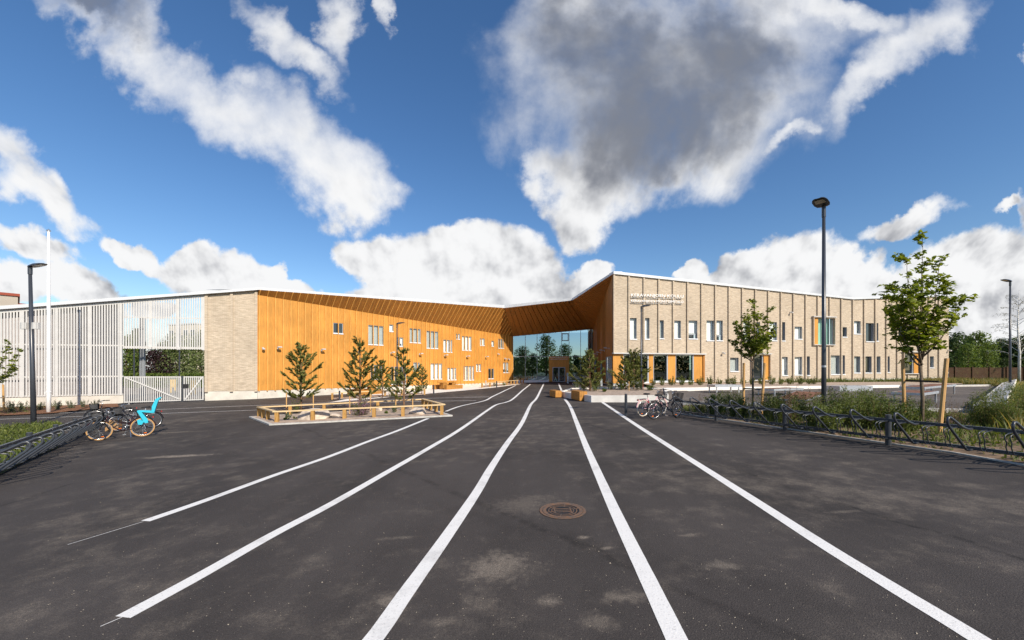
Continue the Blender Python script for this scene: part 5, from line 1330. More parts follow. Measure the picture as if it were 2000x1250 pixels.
# ------------------------------------------------------------------ bicycles
def bicycle(label, rear, front, col, tyre, saddle=True, basket=None, child_seat=False, carrier=True, guard=None, step=True, rear_basket=False, turn=0.0, lean=0.06, saddle_z=.93):
    """rear, front: ground contact points of the wheels. Local x runs forward."""
    d = front - rear; wb = Vector((d.x, d.y, 0)).length; rz = math.atan2(d.y, d.x)
    o = thing('bicycle', label, 'bicycle', tuple(rear), 'parked bicycles', rz); o.rotation_euler = (lean, -math.asin(max(-.3, min(.3, d.z / wb))), rz)
    r = .345
    def wheel(x, name, steer=0.0):
        m = MB(); ct, st2 = math.cos(steer), math.sin(steer)
        def w_(a, rad, y=0): 
            u = rad * math.cos(a); return Vector((x + u * ct - y * st2, u * st2 + y * ct, r + rad * math.sin(a)))
        m.tube([w_(6.283 * k / 36, r - .022) for k in range(36)], .022, 7, closed=True); tw = m.build('wheel', tyre, o, local=True, smooth=True)
        m = MB(); m.tube([w_(6.283 * k / 36, r - .052) for k in range(36)], .011, 5, closed=True); m.build('rim', M['chrome'], tw, local=True, smooth=True)
        m = MB()
        for k in range(28): m.tube([w_(6.283 * k / 28 + .2 * (-1) ** k, .02, .03 * (-1) ** k), w_(6.283 * k / 28, r - .05)], .0018, 3, caps=False)
        m.cyl(w_(0, 0, -.05), w_(0, 0, .05), .022, .022, 8); m.build('spoke', M['chrome'], tw, local=True)
        m = MB()
        m.box(w_(4.4, r * .66), .08, .012, .03)
        m.build('reflector', M['orange_ref'], tw, local=True)
        m = MB(); m.tube([w_(a, r + .022) for a in ([R(20 + 7 * k) for k in range(23)] if name == 'r' else [R(-8 + 7 * k) for k in range(21)])], .020, 5); m.build('mudguard', col if guard is None else guard, o, local=True, smooth=True)
        return w_
    wheel(0, 'r'); wheel(wb, 'f', turn)
    bb = Vector((.44, 0, .29)); hd0, hd1 = Vector((wb - .155, 0, .62)), Vector((wb - .21, 0, .85)); sd = Vector((.25, 0, .78)); ax_ = Vector((0, 0, r)); fax = Vector((wb, 0, r))
    m = MB()
    m.tube([bb, bb.lerp(sd, .5), sd], .017, 8)
    if step: m.tube([hd0 + Vector((0, 0, .04)), Vector((wb - .36, 0, .42)), Vector((.60, 0, .31)), bb], .021, 8); m.tube([hd1 + Vector((-.005, 0, -.05)), Vector((wb - .42, 0, .60)), Vector((.34, 0, .52))], .018, 8)
    else: m.tube([hd0 + Vector((0, 0, .05)), bb], .018, 8); m.tube([hd1 + Vector((0, 0, -.04)), sd + Vector((0, 0, -.05))], .016, 8)
    for y in (-.05, .05):
        m.tube([ax_ + Vector((0, y, 0)), bb + Vector((0, y * .4, 0))], .010, 6); m.tube([ax_ + Vector((0, y, 0)), sd + Vector((0.01, y * .3, -.06))], .009, 6)
    m.tube([hd0 - Vector((-.01, 0, .05)), hd1], .021, 8)
    m.build('frame', col, o, local=True, smooth=True)
    m = MB()
    for y in (-.05, .05): m.tube([fax + Vector((0, y, 0)), Vector((wb - .06, y, .5)), hd0 + Vector((.015, y * .8, -.03))], .011, 6)
    m.build('fork', col, o, local=True, smooth=True)
    m = MB(); m.tube([hd1, hd1 + Vector((-.035, 0, .13)), hd1 + Vector((.03, 0, .16))], .013, 8)
    st_ = hd1 + Vector((.03, 0, .16))
    m.tube([st_ + Vector((-.24, -.29, .10)), st_ + Vector((-.10, -.28, .10)), st_ + Vector((.02, -.14, .06)), st_, st_ + Vector((.02, .14, .06)), st_ + Vector((-.10, .28, .10)), st_ + Vector((-.24, .29, .10))], .011, 7)
    hb = m.build('handlebar', M['chrome'], o, local=True, smooth=True)
    m = MB()
    for y in (-.287, .287): m.tube([st_ + Vector((-.25, y * 1.01, .10)), st_ + Vector((-.12, y * .985, .10))], .017, 8)
    m.build('grip', M['black'], hb, local=True, smooth=True)
    m = MB(); m.tube([sd, Vector((.215, 0, saddle_z - .03))], .013, 8); m.build('seat_post', M['chrome'], o, local=True)
    m = MB(); zz = saddle_z
    pr = ((-.13, .085, .0), (-.10, .10, .035), (-.02, .09, .03), (.08, .035, .02), (.15, .022, .01)); vs = []
    for (x, hw, z) in pr:
        for (u, dz) in ((-1, -.035), (-.9, z * .5), (0, z), (.9, z * .5), (1, -.035)): vs.append(Vector((.205 + x, hw * u, zz + dz)))
    fs = [(i * 5 + k, i * 5 + k + 1, (i + 1) * 5 + k + 1, (i + 1) * 5 + k) for i in range(4) for k in range(4)] + [(i * 5, (i + 1) * 5, (i + 1) * 5 + 4, i * 5 + 4) for i in range(4)] + [(0, 4, 3, 2, 1), (20, 21, 22, 23, 24)]
    m.add(vs, fs); m.build('saddle', M['black'], o, local=True, smooth=True)
    m = MB(); m.tube([bb + Vector((.08 * math.cos(a), -.045, .08 * math.sin(a))) for a in [6.283 * k / 16 for k in range(16)]], .006, 4, closed=True)
    m.tube([bb + Vector((0, -.06, 0)), bb + Vector((.06, -.07, -.16))], .010, 5); m.tube([bb + Vector((0, .06, 0)), bb + Vector((-.06, .07, .16))], .010, 5)
    m.box(bb + Vector((.06, -.12, -.165)), .09, .09, .022); m.box(bb + Vector((-.06, .12, .165)), .09, .09, .022); m.build('crank', M['chrome'], o, local=True)
    m = MB(); m.tube([bb + Vector((.06, -.055, .09)), bb + Vector((-.2, -.055, .10)), ax_ + Vector((0, -.055, .05)), ax_ + Vector((-.05, -.055, 0)), ax_ + Vector((0, -.055, -.05)), bb + Vector((.04, -.055, -.09))], .012, 5); m.build('chain_guard', M['black'], o, local=True)
    m = MB(); m.tube([Vector((.33, .06, .27)), Vector((.30, .17, .015))], .010, 6); m.build('kickstand', M['chrome'], o, local=True)
    if carrier:
        m = MB()
        for y in (-.065, 0, .065): m.tube([Vector((-.26, y, .73)), Vector((.14, y, .735))], .007, 5)
        for x in (-.26, -.05, .14): m.tube([Vector((x, -.07, .735)), Vector((x, .07, .735))], .006, 5)
        for y in (-.075, .075): m.tube([Vector((0, y, r + .02)), Vector((-.10, y, .73))], .006, 5)
        m.build('carrier', M['black'] if guard is None else col, o, local=True)
        m = MB(); m.box((-.30, 0, .70), .03, .08, .05); m.build('rear_lamp', M['red_ref'], o, local=True)
    if basket:
        m = MB(); x0 = wb - .10; z0, z1 = .72, .98
        def wall4(zl, e): return [Vector((x0 - .0, -.14 - e, zl)), Vector((x0 + .24 + e, -.14 - e, zl)), Vector((x0 + .24 + e, .14 + e, zl)), Vector((x0 - .0, .14 + e, zl))]
        lv = [wall4(z0 + (z1 - z0) * i / 8, .04 * i / 8) for i in range(9)]
        for q in lv: m.tube(q, .0045 if q is not lv[-1] else .009, 4, closed=True)
        for e in range(4):
            for k in range(9): m.tube([lv[0][e].lerp(lv[0][(e + 1) % 4], k / 9), lv[-1][e].lerp(lv[-1][(e + 1) % 4], k / 9)], .0045, 4, caps=False)
        for k in range(6): m.tube([lv[0][0].lerp(lv[0][1], k / 5), lv[0][3].lerp(lv[0][2], k / 5)], .0045, 4, caps=False)
        bo = m.build('basket', M['black'], o, local=True)
        if basket == 'lined':
            m = MB(); q0, q1 = wall4(z0 + .01, -.012), wall4(z1 - .03, .026)
            for e in range(4): m.quad(q0[e], q0[(e + 1) % 4], q1[(e + 1) % 4], q1[e])
            m.quad(*q0); m.build('liner', simple('grey film', (.16, .16, .17), .35), bo, local=True)
    if child_seat:
        cs = thing_part(o, 'child_seat')
        def shell(pts, y0, y1, mat, nm, par): m = MB(); m.prism([Vector((x, y0, z)) for x, z in pts], (0, y1 - y0, 0)); return m.build(nm, mat, par, local=True)
        back = [(-.30, .86), (-.36, 1.05), (-.42, 1.22), (-.50, 1.36), (-.55, 1.42), (-.53, 1.435), (-.44, 1.37), (-.36, 1.24), (-.30, 1.06), (-.245, .90)]
        pan = [(-.34, .84), (.10, .93), (.13, .96), (.10, .985), (-.20, .955), (-.30, .90)]
        sh = shell(pan, -.17, .17, M['cyan'], 'seat_shell', o)
        shell(back, -.15, .15, M['cyan'], 'seat_back', o)
        for y in (-.185, .155):
            shell([(-.40, 1.10), (-.46, 1.30), (-.56, 1.43), (-.50, 1.43), (-.38, 1.36), (-.28, 1.10), (-.27, .90), (-.34, .86)], y, y + .03, M['cyan'], 'seat_wing', o)
            shell([(.13, .95), (.03, .96), (-.16, .62), (-.17, .50), (-.08, .49), (-.03, .58)], y, y + .03, M['cyan'], 'leg_guard', o)
            shell([(.06, .66), (.13, .62), (.11, .46), (.02, .44), (-.06, .55)], y, y + .03, M['cyan'], 'foot_cup', o)
        m = MB(); m.tube([Vector((-.1, -.17, .55)), Vector((-.02, -.18, .42)), Vector((-.01, -.18, .3))], .006, 4); m.build('strap', M['cyan'], o, local=True)
    return o
def thing_part(o, n): return None
rL, fL_ = P(279, 852.5), P(188, 861)
bicycle('dark maroon bicycle with tan tyres and a cyan child seat', rL, rL + (fL_ - rL).normalized() * 1.12, M['maroon'], M['tan_tyre'], basket='lined', child_seat=True, saddle_z=.98)
r2 = P(299, 836); bicycle('black bicycle with a basket half hidden behind the maroon one', r2, r2 + (P(214, 845) - r2).normalized() * 1.12, M['black_paint'], M['black'], basket='lined', carrier=True, step=True)
r3 = P(250, 826); bicycle('third dark bicycle with front basket furthest along the rack', r3, r3 + (P(190, 829.5) - r3).normalized() * 1.1, M['black_paint'], M['black'], basket='lined', step=False)
rp, fp_ = P(1256, 813.5), P(1308, 808); bicycle('pale pink bicycle with pink mudguards parked behind the black bicycle', rp, rp + (fp_ - rp).normalized() * 1.06, M['pink'], M['cream_tyre'], basket=True, turn=.1, lean=.04, saddle_z=.94)
rb, fb = P(1277.5, 819), P(1324, 815); bicycle('black step through bicycle with wire basket parked at the first hoop', rb, rb + (fb - rb).normalized() * 1.12, M['black_paint'], M['black'], basket=True, turn=.25, lean=.05, saddle_z=.95)
m = MB(); p = P(222, 841); m.box(p + Vector((0, 0, .22)), .42, .3, .44, .4); cr = m.build('cardboard_box', simple('brown cardboard', (.42, .24, .10), .8)); tag(cr, 'brown crate standing between the two bicycles at the end of the rack', 'crate')
# ------------------------------------------------------------------ young maples with stakes
def to_h(p, py): return hgt(py, p.y) - p.z
pm = P(1800, 842); hm = to_h(pm, 461)
plant('maple_tree', 'large young maple between two stakes, before the far end of the brick wing', 'maple', off(pm), maple_parts(hm, hm * .335, 5, .86, 3400, .125), (M['bark'], M['maple_leaf']), group='young staked maples', rz=.4)
pn_ = P(1471, 812); hn = to_h(pn_, 587)
plant('maple_tree', 'smaller young maple between two stakes before the brick wing doorway window', 'maple', off(pn_), maple_parts(hn, hn * .47, 8, .74, 2700, .105), (M['bark'], M['maple_leaf']), group='young staked maples', rz=1.2)
pf = P(-20, 817)
plant('maple_tree', 'young maple at the frame edge shading the white slatted screen', 'maple', off(pf), maple_parts(to_h(pf, 655), to_h(pf, 655) * .36, 9, 1.15, 1700, .13), (M['bark'], M['maple_leaf']), group='young staked maples', rz=2.2)
stake(1768, 838, 702, 'dark side stake leaning by the large maple, near the street lamp', .045, -5)
stake(1834, 850, 700, 'pale thick stake leaning beside the large maple, toward the dry grass', .05, 15)
stake(1452, 808, 709, 'straight stake beside the smaller maple, on the bicycle side', .05, 1)
stake(1486, 812, 709, 'leaning stake beside the smaller maple, on the street lamp side', .05, 8)
stake(8, 806, 751, 'stake beside the maple before the white slatted screen', .05, -2)
def tie(pa, pb, z, label):
    a = Vector((pa.x, pa.y, pa.z + z)); b_ = Vector((pb.x, pb.y, pb.z + z)); m = MB(); m.bar(a, b_, .03, .05); tag(m.build('tree_tie', M['rope']), label, 'tree tie')
tie(P(1768, 838), P(1834, 850), 1.45, 'black strap tying the large maple to its two stakes')
tie(P(1452, 808), P(1486, 812), 1.05, 'black strap tying the smaller maple to its two stakes')

# ------------------------------------------------------------------ bed behind the rack
edge_pts = [P(1322, 807), P(1440, 824), P(1650, 854.5), P(1858, 884), P(2000, 909)]
ext = edge_pts[-1] + (edge_pts[-1] - edge_pts[-2]) * 2.2
sheet('weed_bed', edge_pts + [ext, ext + Vector((9, 3, 0)), P(2100, 800), P(1903, 809), P(1700, 803), P(1500, 797), P(1335, 792)], M['earth'], 0.03, 0.06)
strip('bed_edging', edge_pts + [ext], 0.10, M['kerb'], 0.0, 0.03)
sheet('grass_bank', [P(1906, 809), P(1962, 753.5), P(1992, 746), Vector((75, 52, 0)), Vector((75, 8, 0)), ext + Vector((9, 3, 0)), P(2100, 800)], M['earth'], 0.04, 0.12)
rw0, rw1 = P(1900, 809), P(1958, 754)
rd = rw1 - rw0; rd.z = 0
m = MB(); hW = 0.62
c0, c1 = Vector((rw0.x, rw0.y, rw0.z)), Vector((rw1.x, rw1.y, rw1.z)); sd_ = Vector((rd.y, -rd.x, 0)).normalized()
m.prism([c0 - Vector((0, 0, .2)), c0 + Vector((0, 0, hW * .55)), c0 + sd_ * .12 + Vector((0, 0, hW * .6)), c0 + sd_ * .85 + Vector((0, 0, hW * 1.15)), c0 + sd_ * .85 - Vector((0, 0, .2))], Vector((rd.x, rd.y, c1.z - c0.z)))
tag(m.build('retaining_wall', M['white_conc']), 'pale sloping concrete retaining wall between skate yard and dry grass bank', 'retaining wall')

def cover(name, label, cat, poly, n, mat, lo, hi, ls, seed, blade=False, dens=None):
    rnd = random.Random(seed); b = MB()
    xs = [p[0] for p in poly]; ys = [p[1] for p in poly]
    def inside(x, y):
        c = False; j = len(poly) - 1
        for i in range(len(poly)):
            if (poly[i][1] > y) != (poly[j][1] > y) and x < (poly[j][0] - poly[i][0]) * (y - poly[i][1]) / (poly[j][1] - poly[i][1]) + poly[i][0]: c = not c
            j = i
        return c
    k = 0; tries = 0
    while k < n and tries < n * 12:
        tries += 1
        x, y = rnd.uniform(min(xs), max(xs)), rnd.uniform(min(ys), max(ys))
        if not inside(x, y): continue
        cl = mnoise.noise(Vector((x * .55, y * .55, seed))) + .5 * mnoise.noise(Vector((x * 1.7, y * 1.7, seed)))
        if dens is not None and cl < dens + rnd.uniform(-.25, .25): continue
        h = rnd.uniform(lo, hi) * (0.75 + .5 * max(-.5, min(1, cl))); z = g(x, y) + .04
        if blade:
            a = rnd.uniform(0, 6.28); w_ = rnd.uniform(.008, .016) * (1 + hi); q = Vector((x, y, z)); ln = Vector((rnd.uniform(-.35, .35), rnd.uniform(-.35, .35), 1)) * h
            s_ = Vector((math.cos(a), math.sin(a), 0)) * w_
            b.add([q - s_, q + s_, q + ln * .6 + s_ * .7, q + ln * .6 - s_ * .7, q + ln + Vector((ln.x * .3, ln.y * .3, 0))], [(0, 1, 2, 3), (3, 2, 4)])
        else:
            leaf_card(b, Vector((x, y, z + h * rnd.random())), ls * rnd.uniform(.6, 1.3), rdir(rnd, 1.0), rnd, False, .6)
        k += 1
    return tag(b.build(name, M[mat], uv=False), label, cat, kind='stuff')
wb_ = [(p.x, p.y) for p in edge_pts + [ext, P(2100, 812), P(1900, 812), P(1700, 806), P(1500, 799), P(1340, 795)]]
cover('weeds', 'low green weeds covering the bed behind the long bike rack', 'weeds', wb_, 9000, 'cover_leaf', .03, .22, .085, 3, dens=-.12)
cover('weeds', 'thin dry grass between the weeds behind the long bike rack', 'grass', wb_, 5000, 'green_grass', .1, .35, .05, 4, True, dens=-.1)
SH = [shrub_parts(1.25, .95, 71, 4600, .066, .8), shrub_parts(1.05, .8, 72, 3600, .060, .7), shrub_parts(.8, .65, 73, 2500, .08, .55)]
mt_ = (M['stem'], M['shrub_leaf'])
WEED = [(1366, 808, 788, 2), (1398, 812, 772, 2), (1440, 818, 778, 2), (1432, 806, 764, 1), (1500, 816, 768, 1), (1528, 826, 777, 2), (1562, 822, 768, 1), (1590, 838, 775, 0), (1640, 826, 760, 0), (1672, 840, 768, 0), (1708, 836, 766, 0), (1735, 843, 776, 1), (1700, 822, 762, 1), (1765, 846, 792, 2), (1788, 826, 778, 1), (1620, 845, 795, 2)]
protos = {}
for i, (px, pb, pt_, k) in enumerate(WEED):
    p = P(px, pb); sc_ = to_h(p, pt_) / (1.25, 1.05, .8)[k]
    lb = f'{ORD[i]} wild green bush from the parked bicycles in the bed behind the long bike rack'
    if k not in protos: protos[k] = plant('wild_bush', lb, 'bush', off(p), SH[k], mt_, ('stem', 'foliage'), 'wild bushes behind the bike rack', i * 1.3, sc_)
    else: replant(protos[k], lb, off(p), i * 1.3, sc_)
br_ = shrub_parts(1.3, .45, 81, 420, .05, .8); bp = None
for i, (px, pb, pt_, lb) in enumerate(((1368, 806, 765, 'dry brown weed beside the parked bicycles behind the rack'), (1465, 806, 766, 'dry brown weed at the foot of the smaller maple'), (1496, 812, 764, 'dry brown weed beside the leaning stake of the smaller maple'), (1545, 828, 752, 'tall dry brown weed before the street lamp'), (1585, 834, 757, 'dry brown weed just before the street lamp foot'), (1850, 838, 775, 'dry weed beside the thick stake of the large maple'), (1872, 836, 782, 'sparse dry weed before the near kerb of the yard'))):
    p = P(px, pb); sc_ = to_h(p, pt_) / 1.3
    if bp is None: bp = plant('dry_weed', lb, 'weed', off(p), br_, (M['stem'], M['brown_weed']), ('stem', 'foliage'), 'dry weeds behind the bike rack', .3, sc_)
    else: replant(bp, lb, off(p), i * 2.1, sc_)
gb_ = [(p[0], p[1]) for p in (P(1908, 822), P(1966, 757), P(1992, 748), Vector((46, 50)), Vector((46, 12)), P(2200, 870), P(1985, 868))]
cover('tall_grass', 'tall dry yellow grass on the bank beside the yard', 'grass', gb_, 26000, 'dry_grass', .35, .85, .05, 6, True, dens=-.35)
cover('tall_grass', 'green grass mixed into the dry bank beside the yard', 'grass', gb_, 16000, 'green_grass', .3, .8, .05, 7, True, dens=-.3)
for i, (px, pb, pt_, k, lb) in enumerate(((1925, 836, 772, 0, 'big wild bush at the lower end of the pale retaining wall'), (1962, 842, 785, 0, 'wild bush on the dry bank beside the last rack hoop'), (1995, 835, 770, 0, 'wild bush on the bank at the frame edge'), (1955, 803, 760, 1, 'wild bush half way up the dry bank'), (1985, 790, 752, 1, 'wild bush on the bank behind the far street lamp'))):
    p = P(px, pb); replant(protos[k], lb, off(p, -.05), i * 1.7, to_h(p, pt_) / (1.25, 1.05, .8)[k], 'wild bushes on the bank')

# ------------------------------------------------------------------ strip before the brick wing, skate yard furniture
kA, kB, kC = P(1290, 763.5), P(1440, 761.5), P(1755, 757)
strip('strip_kerb', [kA, kB, kC], 0.2, M['white_conc'], 0.0, 0.24)
sheet('planting_strip', [RW.p(3.2, 0, -.1), RW.p(RW.L + 2, 0, -.1), P(1880, 754), kC, kB, kA], M['soil'], 0.20)
strip('strip_kerb', [P(1757, 757), P(1955, 754.3)], 0.2, M['kerb'], 0.0, 0.18)
sp_ = shrub_parts(.62, .36, 91, 380, .095, .7); spo = None
for i in range(20):
    px = 1275 + i * 17.5 + (i * 37 % 9); p = P(px, 757.5 - i * .16); h = .55 + .25 * ((i * 53 % 10) / 10)
    lb = f'{ORD[i]} small leafy plant from the brick corner in the strip below the brick wing'
    if spo is None: spo = plant('strip_plant', lb, 'plant', (p.x, p.y, p.z + .2), sp_, (M['stem'], M['shrub_leaf']), ('stem', 'foliage'), 'small plants along the brick wing', i, h / .55)
    else: replant(spo, lb, (p.x, p.y, p.z + .2), i * 1.9, h / .55)
ps0, ps1 = [P(1640, 756), P(1860, 752.5), P(1860, 750), P(1640, 753.5)], None
o = cover('strip_grass', 'ragged green grass at the foot of the far half of the brick wing', 'grass', [(RW.p(s_, 0, d)[0], RW.p(s_, 0, d)[1]) for s_, d in ((20, .15), (RW.L + 1.5, .15), (RW.L + 1.5, 2.2), (20, 1.8))], 3500, 'green_grass', .2, .6, .05, 9, True); o.location.z = .18
o = cover('strip_grass', 'yellow green low growth in the near half of the strip below the brick wing', 'ground cover', [(RW.p(s_, 0, d)[0], RW.p(s_, 0, d)[1]) for s_, d in ((4, .3), (21, .15), (21, 1.8), (4, 1.9))], 2200, 'dry_grass', .03, .14, .08, 10); o.location.z = .2
def low_bench(label, pa, pb, depth, hh, th_=.10, tilt=0.0, legs=True, deck='deck', edge='galv', group=None):
    d = pb - pa; d.z = 0; L = d.length; rz = math.atan2(d.y, d.x); c = (pa + pb) / 2
    o = thing('skate_bench', label, 'skate bench', tuple(pa), group, rz)
    m = MB(); m.obox((.05, .05, hh - .03), (L - .1, 0, tilt), (0, depth - .1, 0), (0, 0, .03)); m.build('deck', M[deck], o, local=True)
    m = MB()
    for (a, v1, v2) in (((0, 0, hh - th_), (L, 0, tilt), (0, .05, 0)), ((0, depth - .05, hh - th_), (L, 0, tilt), (0, .05, 0)), ((0, .05, hh - th_), (.05, 0, 0), (0, depth - .1, 0)), ((L - .05, .05, hh - th_ + tilt), (.05, 0, 0), (0, depth - .1, 0))): m.obox(a, v1, v2, (0, 0, th_ + .004))
    m.build('edge_frame', M[edge], o, local=True)
    if legs:
        for x in (.12, L - .2):
            for y in (.03, depth - .10): m = MB(); m.obox((x, y, -.02), (.07, 0, 0), (0, .07, 0), (0, 0, hh - th_ + .02 + tilt * x / L)); m.build('leg', M[edge], o, local=True)
GR = 'low skate benches and ramps in the yard'
low_bench('long low galvanised bench with pale top on the yard before the brick wing', P(1397, 768.5), P(1448, 768), 1.0, .62, .16, 0, group=GR, deck='galv')
low_bench('low flat bench with brown deck and galvanised edge behind the smaller maple', P(1512, 774), P(1570, 771), 1.2, .48, .12, 0, group=GR)
low_bench('long low pale block bench behind the street lamp', P(1640, 765), P(1705, 763.5), 1.2, .42, .40, 0, legs=False, deck='galv', group=GR)
low_bench('small brown ramp seen through the bushes beside the street lamp', P(1578, 785), P(1615, 779), 1.6, .10, .08, .30, legs=False, group=GR)
low_bench('long brown topped bench with galvanised end behind the large maple', P(1806, 774), P(1868, 770), 1.3, .60, .12, .12, group=GR)
low_bench('short brown sloping bench beside the trunk of the large maple', P(1803, 789), P(1834, 787), 1.3, .55, .12, .08, group=GR)

# ------------------------------------------------------------------ brown board fence and the wood behind
def board_fence(label, x0, x1, y0, y1, hh=2.05):
    o = thing('board_fence', label, 'fence', (x0, y0, g(x0, y0)))
    a, b_ = Vector((x0, y0, g(x0, y0))), Vector((x1, y1, g(x1, y1))); n = 11
    m = MB()
    for i in range(n): z = Vector((0, 0, .12 + (hh - .15) * i / n)); m.bar(a + z, b_ + z, .03, (hh - .15) / n - .03)
    m.build('board_panel', M['fence_wood'], o)
    k = int((b_ - a).length / 2.4)
    for i in range(k + 1): q = a.lerp(b_, i / k); m = MB(); m.box(q + Vector((0, -.08, hh / 2)), .12, .10, hh + .06); m.build('fence_post', M['fence_wood'], o)
board_fence('long brown horizontal board fence before the dark wood', 54, 92, 57, 57.5)
def nearest_free(px, Y): return Vector(((px - CX) / F * Y, Y, g((px - CX) / F * Y, Y)))
TR = {'dense': (tree_parts(10, 3.4, 101, 3400, .42), M['dark_leaf']), 'mid': (tree_parts(10, 2.9, 102, 3200, .36), M['mid_leaf']), 'conic': (tree_parts(11, 2.6, 103, 3600, .40, conic=.8, base=.05, clump=40), M['dark_leaf']),
      'willow': (tree_parts(10, 4.2, 104, 4200, .40, base=.06), M['willow_leaf']), 'purple': (tree_parts(8, 3.2, 105, 3000, .38, base=.08), M['purple_leaf'])}
tp = {}
def big_tree(kind, label, px, Y, py_top, grp, nm='broadleaf_tree', rz=None):
    p = nearest_free(px, Y); h = to_h(p, py_top); base_h = {'dense': 10, 'mid': 10, 'conic': 11, 'willow': 10, 'purple': 8}[kind]
    rz = px * .7 if rz is None else rz
    if kind not in tp:
        prt, mt = TR[kind]; tp[kind] = plant(nm, label, 'tree', off(p), prt, (M['bark'], mt), group=grp, rz=rz, sc=h / base_h); return tp[kind]
    r_ = replant(tp[kind], label, off(p), rz, h / base_h, grp); r_.name = nm; return r_
GW = 'trees of the wood beyond the board fence'
for i, (k, px, Y, pt_) in enumerate((('dense', 1868, 74, 650), ('conic', 1893, 80, 655), ('mid', 1912, 66, 648), ('dense', 1938, 78, 668), ('mid', 1890, 62, 672), ('conic', 1955, 82, 660), ('dense', 1975, 72, 662), ('mid', 1998, 78, 655), ('dense', 2015, 70, 650), ('conic', 2035, 76, 640), ('dense', 1848, 84, 660), ('mid', 1928, 62, 682), ('dense', 1960, 62, 700), ('mid', 2060, 72, 640))):
    big_tree(k, f'{ORD[i]} ' + {'dense': 'dark dense leafy tree', 'conic': 'dark pointed tree', 'mid': 'brighter green leafy tree'}[k] + ' of the wood beyond the brown board fence', px, Y, pt_, GW)
tag(sheet('wood_floor', [(50, 60), (140, 58), (160, 110), (48, 110)], M['grass_base'], -.02))
# dark mass of the wood further back
rnd = random.Random(77); m = MB()
for i in range(9000):
    x = rnd.uniform(78, 175); y = rnd.uniform(92, 100); h = (7.5 + 2.0 * mnoise.noise(Vector((x * .12, 0, 1))) + 1.2 * mnoise.noise(Vector((x * .5, 0, 5)))) * rnd.random() ** .6
    leaf_card(m, Vector((x, y, g(x, y) + h)), rnd.uniform(.6, 1.1), rdir(rnd, .3) + Vector((0, -.5, 0)), rnd, False, .8)
tag(m.build('woods', M['dark_leaf'], uv=False), 'dark distant wood behind the single trees beyond the fence', 'wood', kind='stuff')
# bare birch
def birch_parts(h, seed):
    rnd = random.Random(seed); tr = MB(); lf = MB()
    tr.tube([(0, 0, -.2), (.1, 0, h * .3), (-.05, .1, h * .6), (.1, .05, h)], [.17, .13, .08, .015], 8)
    for k in range(34):
        z = h * (.22 + .72 * k / 34); a = rnd.uniform(0, 6.28); L = h * .26 * (1.1 - z / h) + .9; el = R(rnd.uniform(25, 50)); hd = Vector((math.cos(a), math.sin(a), 0)); pts = []
        for i in range(7):
            s_ = i / 6; pts.append(Vector((0, 0, z)) + hd * L * s_ * math.cos(el) + Vector((rnd.uniform(-.04, .04), rnd.uniform(-.04, .04), L * (math.sin(el) * s_ - .25 * s_ ** 3))))
        tr.tube(pts, [.035 * (1 - .85 * i / 6) for i in range(7)], 4)
        for i in range(2, 7):
            for _ in range(3):
                p1 = pts[i] + (rdir(rnd) * .5 + hd * .3 + Vector((0, 0, -.3))) * rnd.uniform(.3, .9); tr.tube([pts[i], p1], [.010, .005], 3, caps=False)
                for _ in range(4): leaf_card(lf, pts[i].lerp(p1, rnd.uniform(.4, 1.1)) + rdir(rnd) * .1, .085, rdir(rnd), rnd, False, .8)
    return tr, lf
p = nearest_free(1990, 56); bh = to_h(p, 566)
p.x = (1990 - CX) / F * 56
plant('birch_tree', 'tall nearly bare white birch standing above the board fence', 'birch', off(p), birch_parts(bh, 6), (M['birch_bark'], M['birch_leaf']), group=None)
p = nearest_free(2150, 41.5); plant('shade_tree', 'broad leafy tree outside the frame shading the far end of the brick wing', 'tree', off(p), tree_parts(9.2, 2.6, 111, 2600, .35), (M['bark'], M['mid_leaf']))

# ------------------------------------------------------------------ verge by the lamp and the mulch strip
VG = [P(-200, 842), P(0, 836.5), P(110, 827.5), P(126, 838), P(112, 876), P(57, 899), P(0, 929), P(-100, 985), P(-300, 1080), P(-500, 900)]
sheet('verge', VG, M['grass_base'], 0.03, 0.05)
strip('verge_edging', [P(-200, 841), P(0, 835.5), P(108, 826.5)], .10, M['kerb'], 0, .03)
cover('ground_cover', 'leafy green ground cover on the verge behind the bike rack with baskets', 'ground cover', [(p.x, p.y) for p in VG], 9000, 'cover_leaf', .05, .32, .10, 21)
cover('verge_grass', 'grass blades on the verge beside the street lamp', 'grass', [(p.x, p.y) for p in VG], 3500, 'green_grass', .12, .34, .05, 22, True)
MS = [LW.p(-8, 0, .02), LW.p(sgt - .3, 0, .02), P(232, 795.5), P(180, 800), P(100, 808.5), P(0, 813), P(-120, 817)]
sheet('mulch_strip', MS, M['mulch'], 0.05, 0.04)
cover('strip_growth', 'green and yellow growth at the near end of the mulch strip', 'ground cover', [(p[0], p[1]) for p in (LW.p(-8, 0, .2), LW.p(3.2, 0, .2), P(60, 808), P(0, 812), P(-120, 816))], 2600, 'cover_leaf', .03, .35, .08, 23)
ss = shrub_parts(.75, .48, 95, 1000, .075, .55); sso = None
for i, (px, pb, pt_) in enumerate(((25, 806, 785), (46, 804, 785), (77, 803, 787), (110, 802, 784), (139, 799.5, 784), (164, 797.5, 782.5), (186, 795.5, 782))):
    p = P(px, pb); lb = f'{ORD[i]} silvery shrub along the mulch strip, counted toward the white gate'
    sc_ = to_h(p, pt_) / .75
    if sso is None: sso = plant('silver_shrub', lb, 'shrub', off(p, -.04), ss, (M['stem'], M['silver_leaf']), ('stem', 'foliage'), 'silvery shrubs along the slatted screen', i, sc_)
    else: replant(sso, lb, off(p, -.04), i * 1.4, sc_)

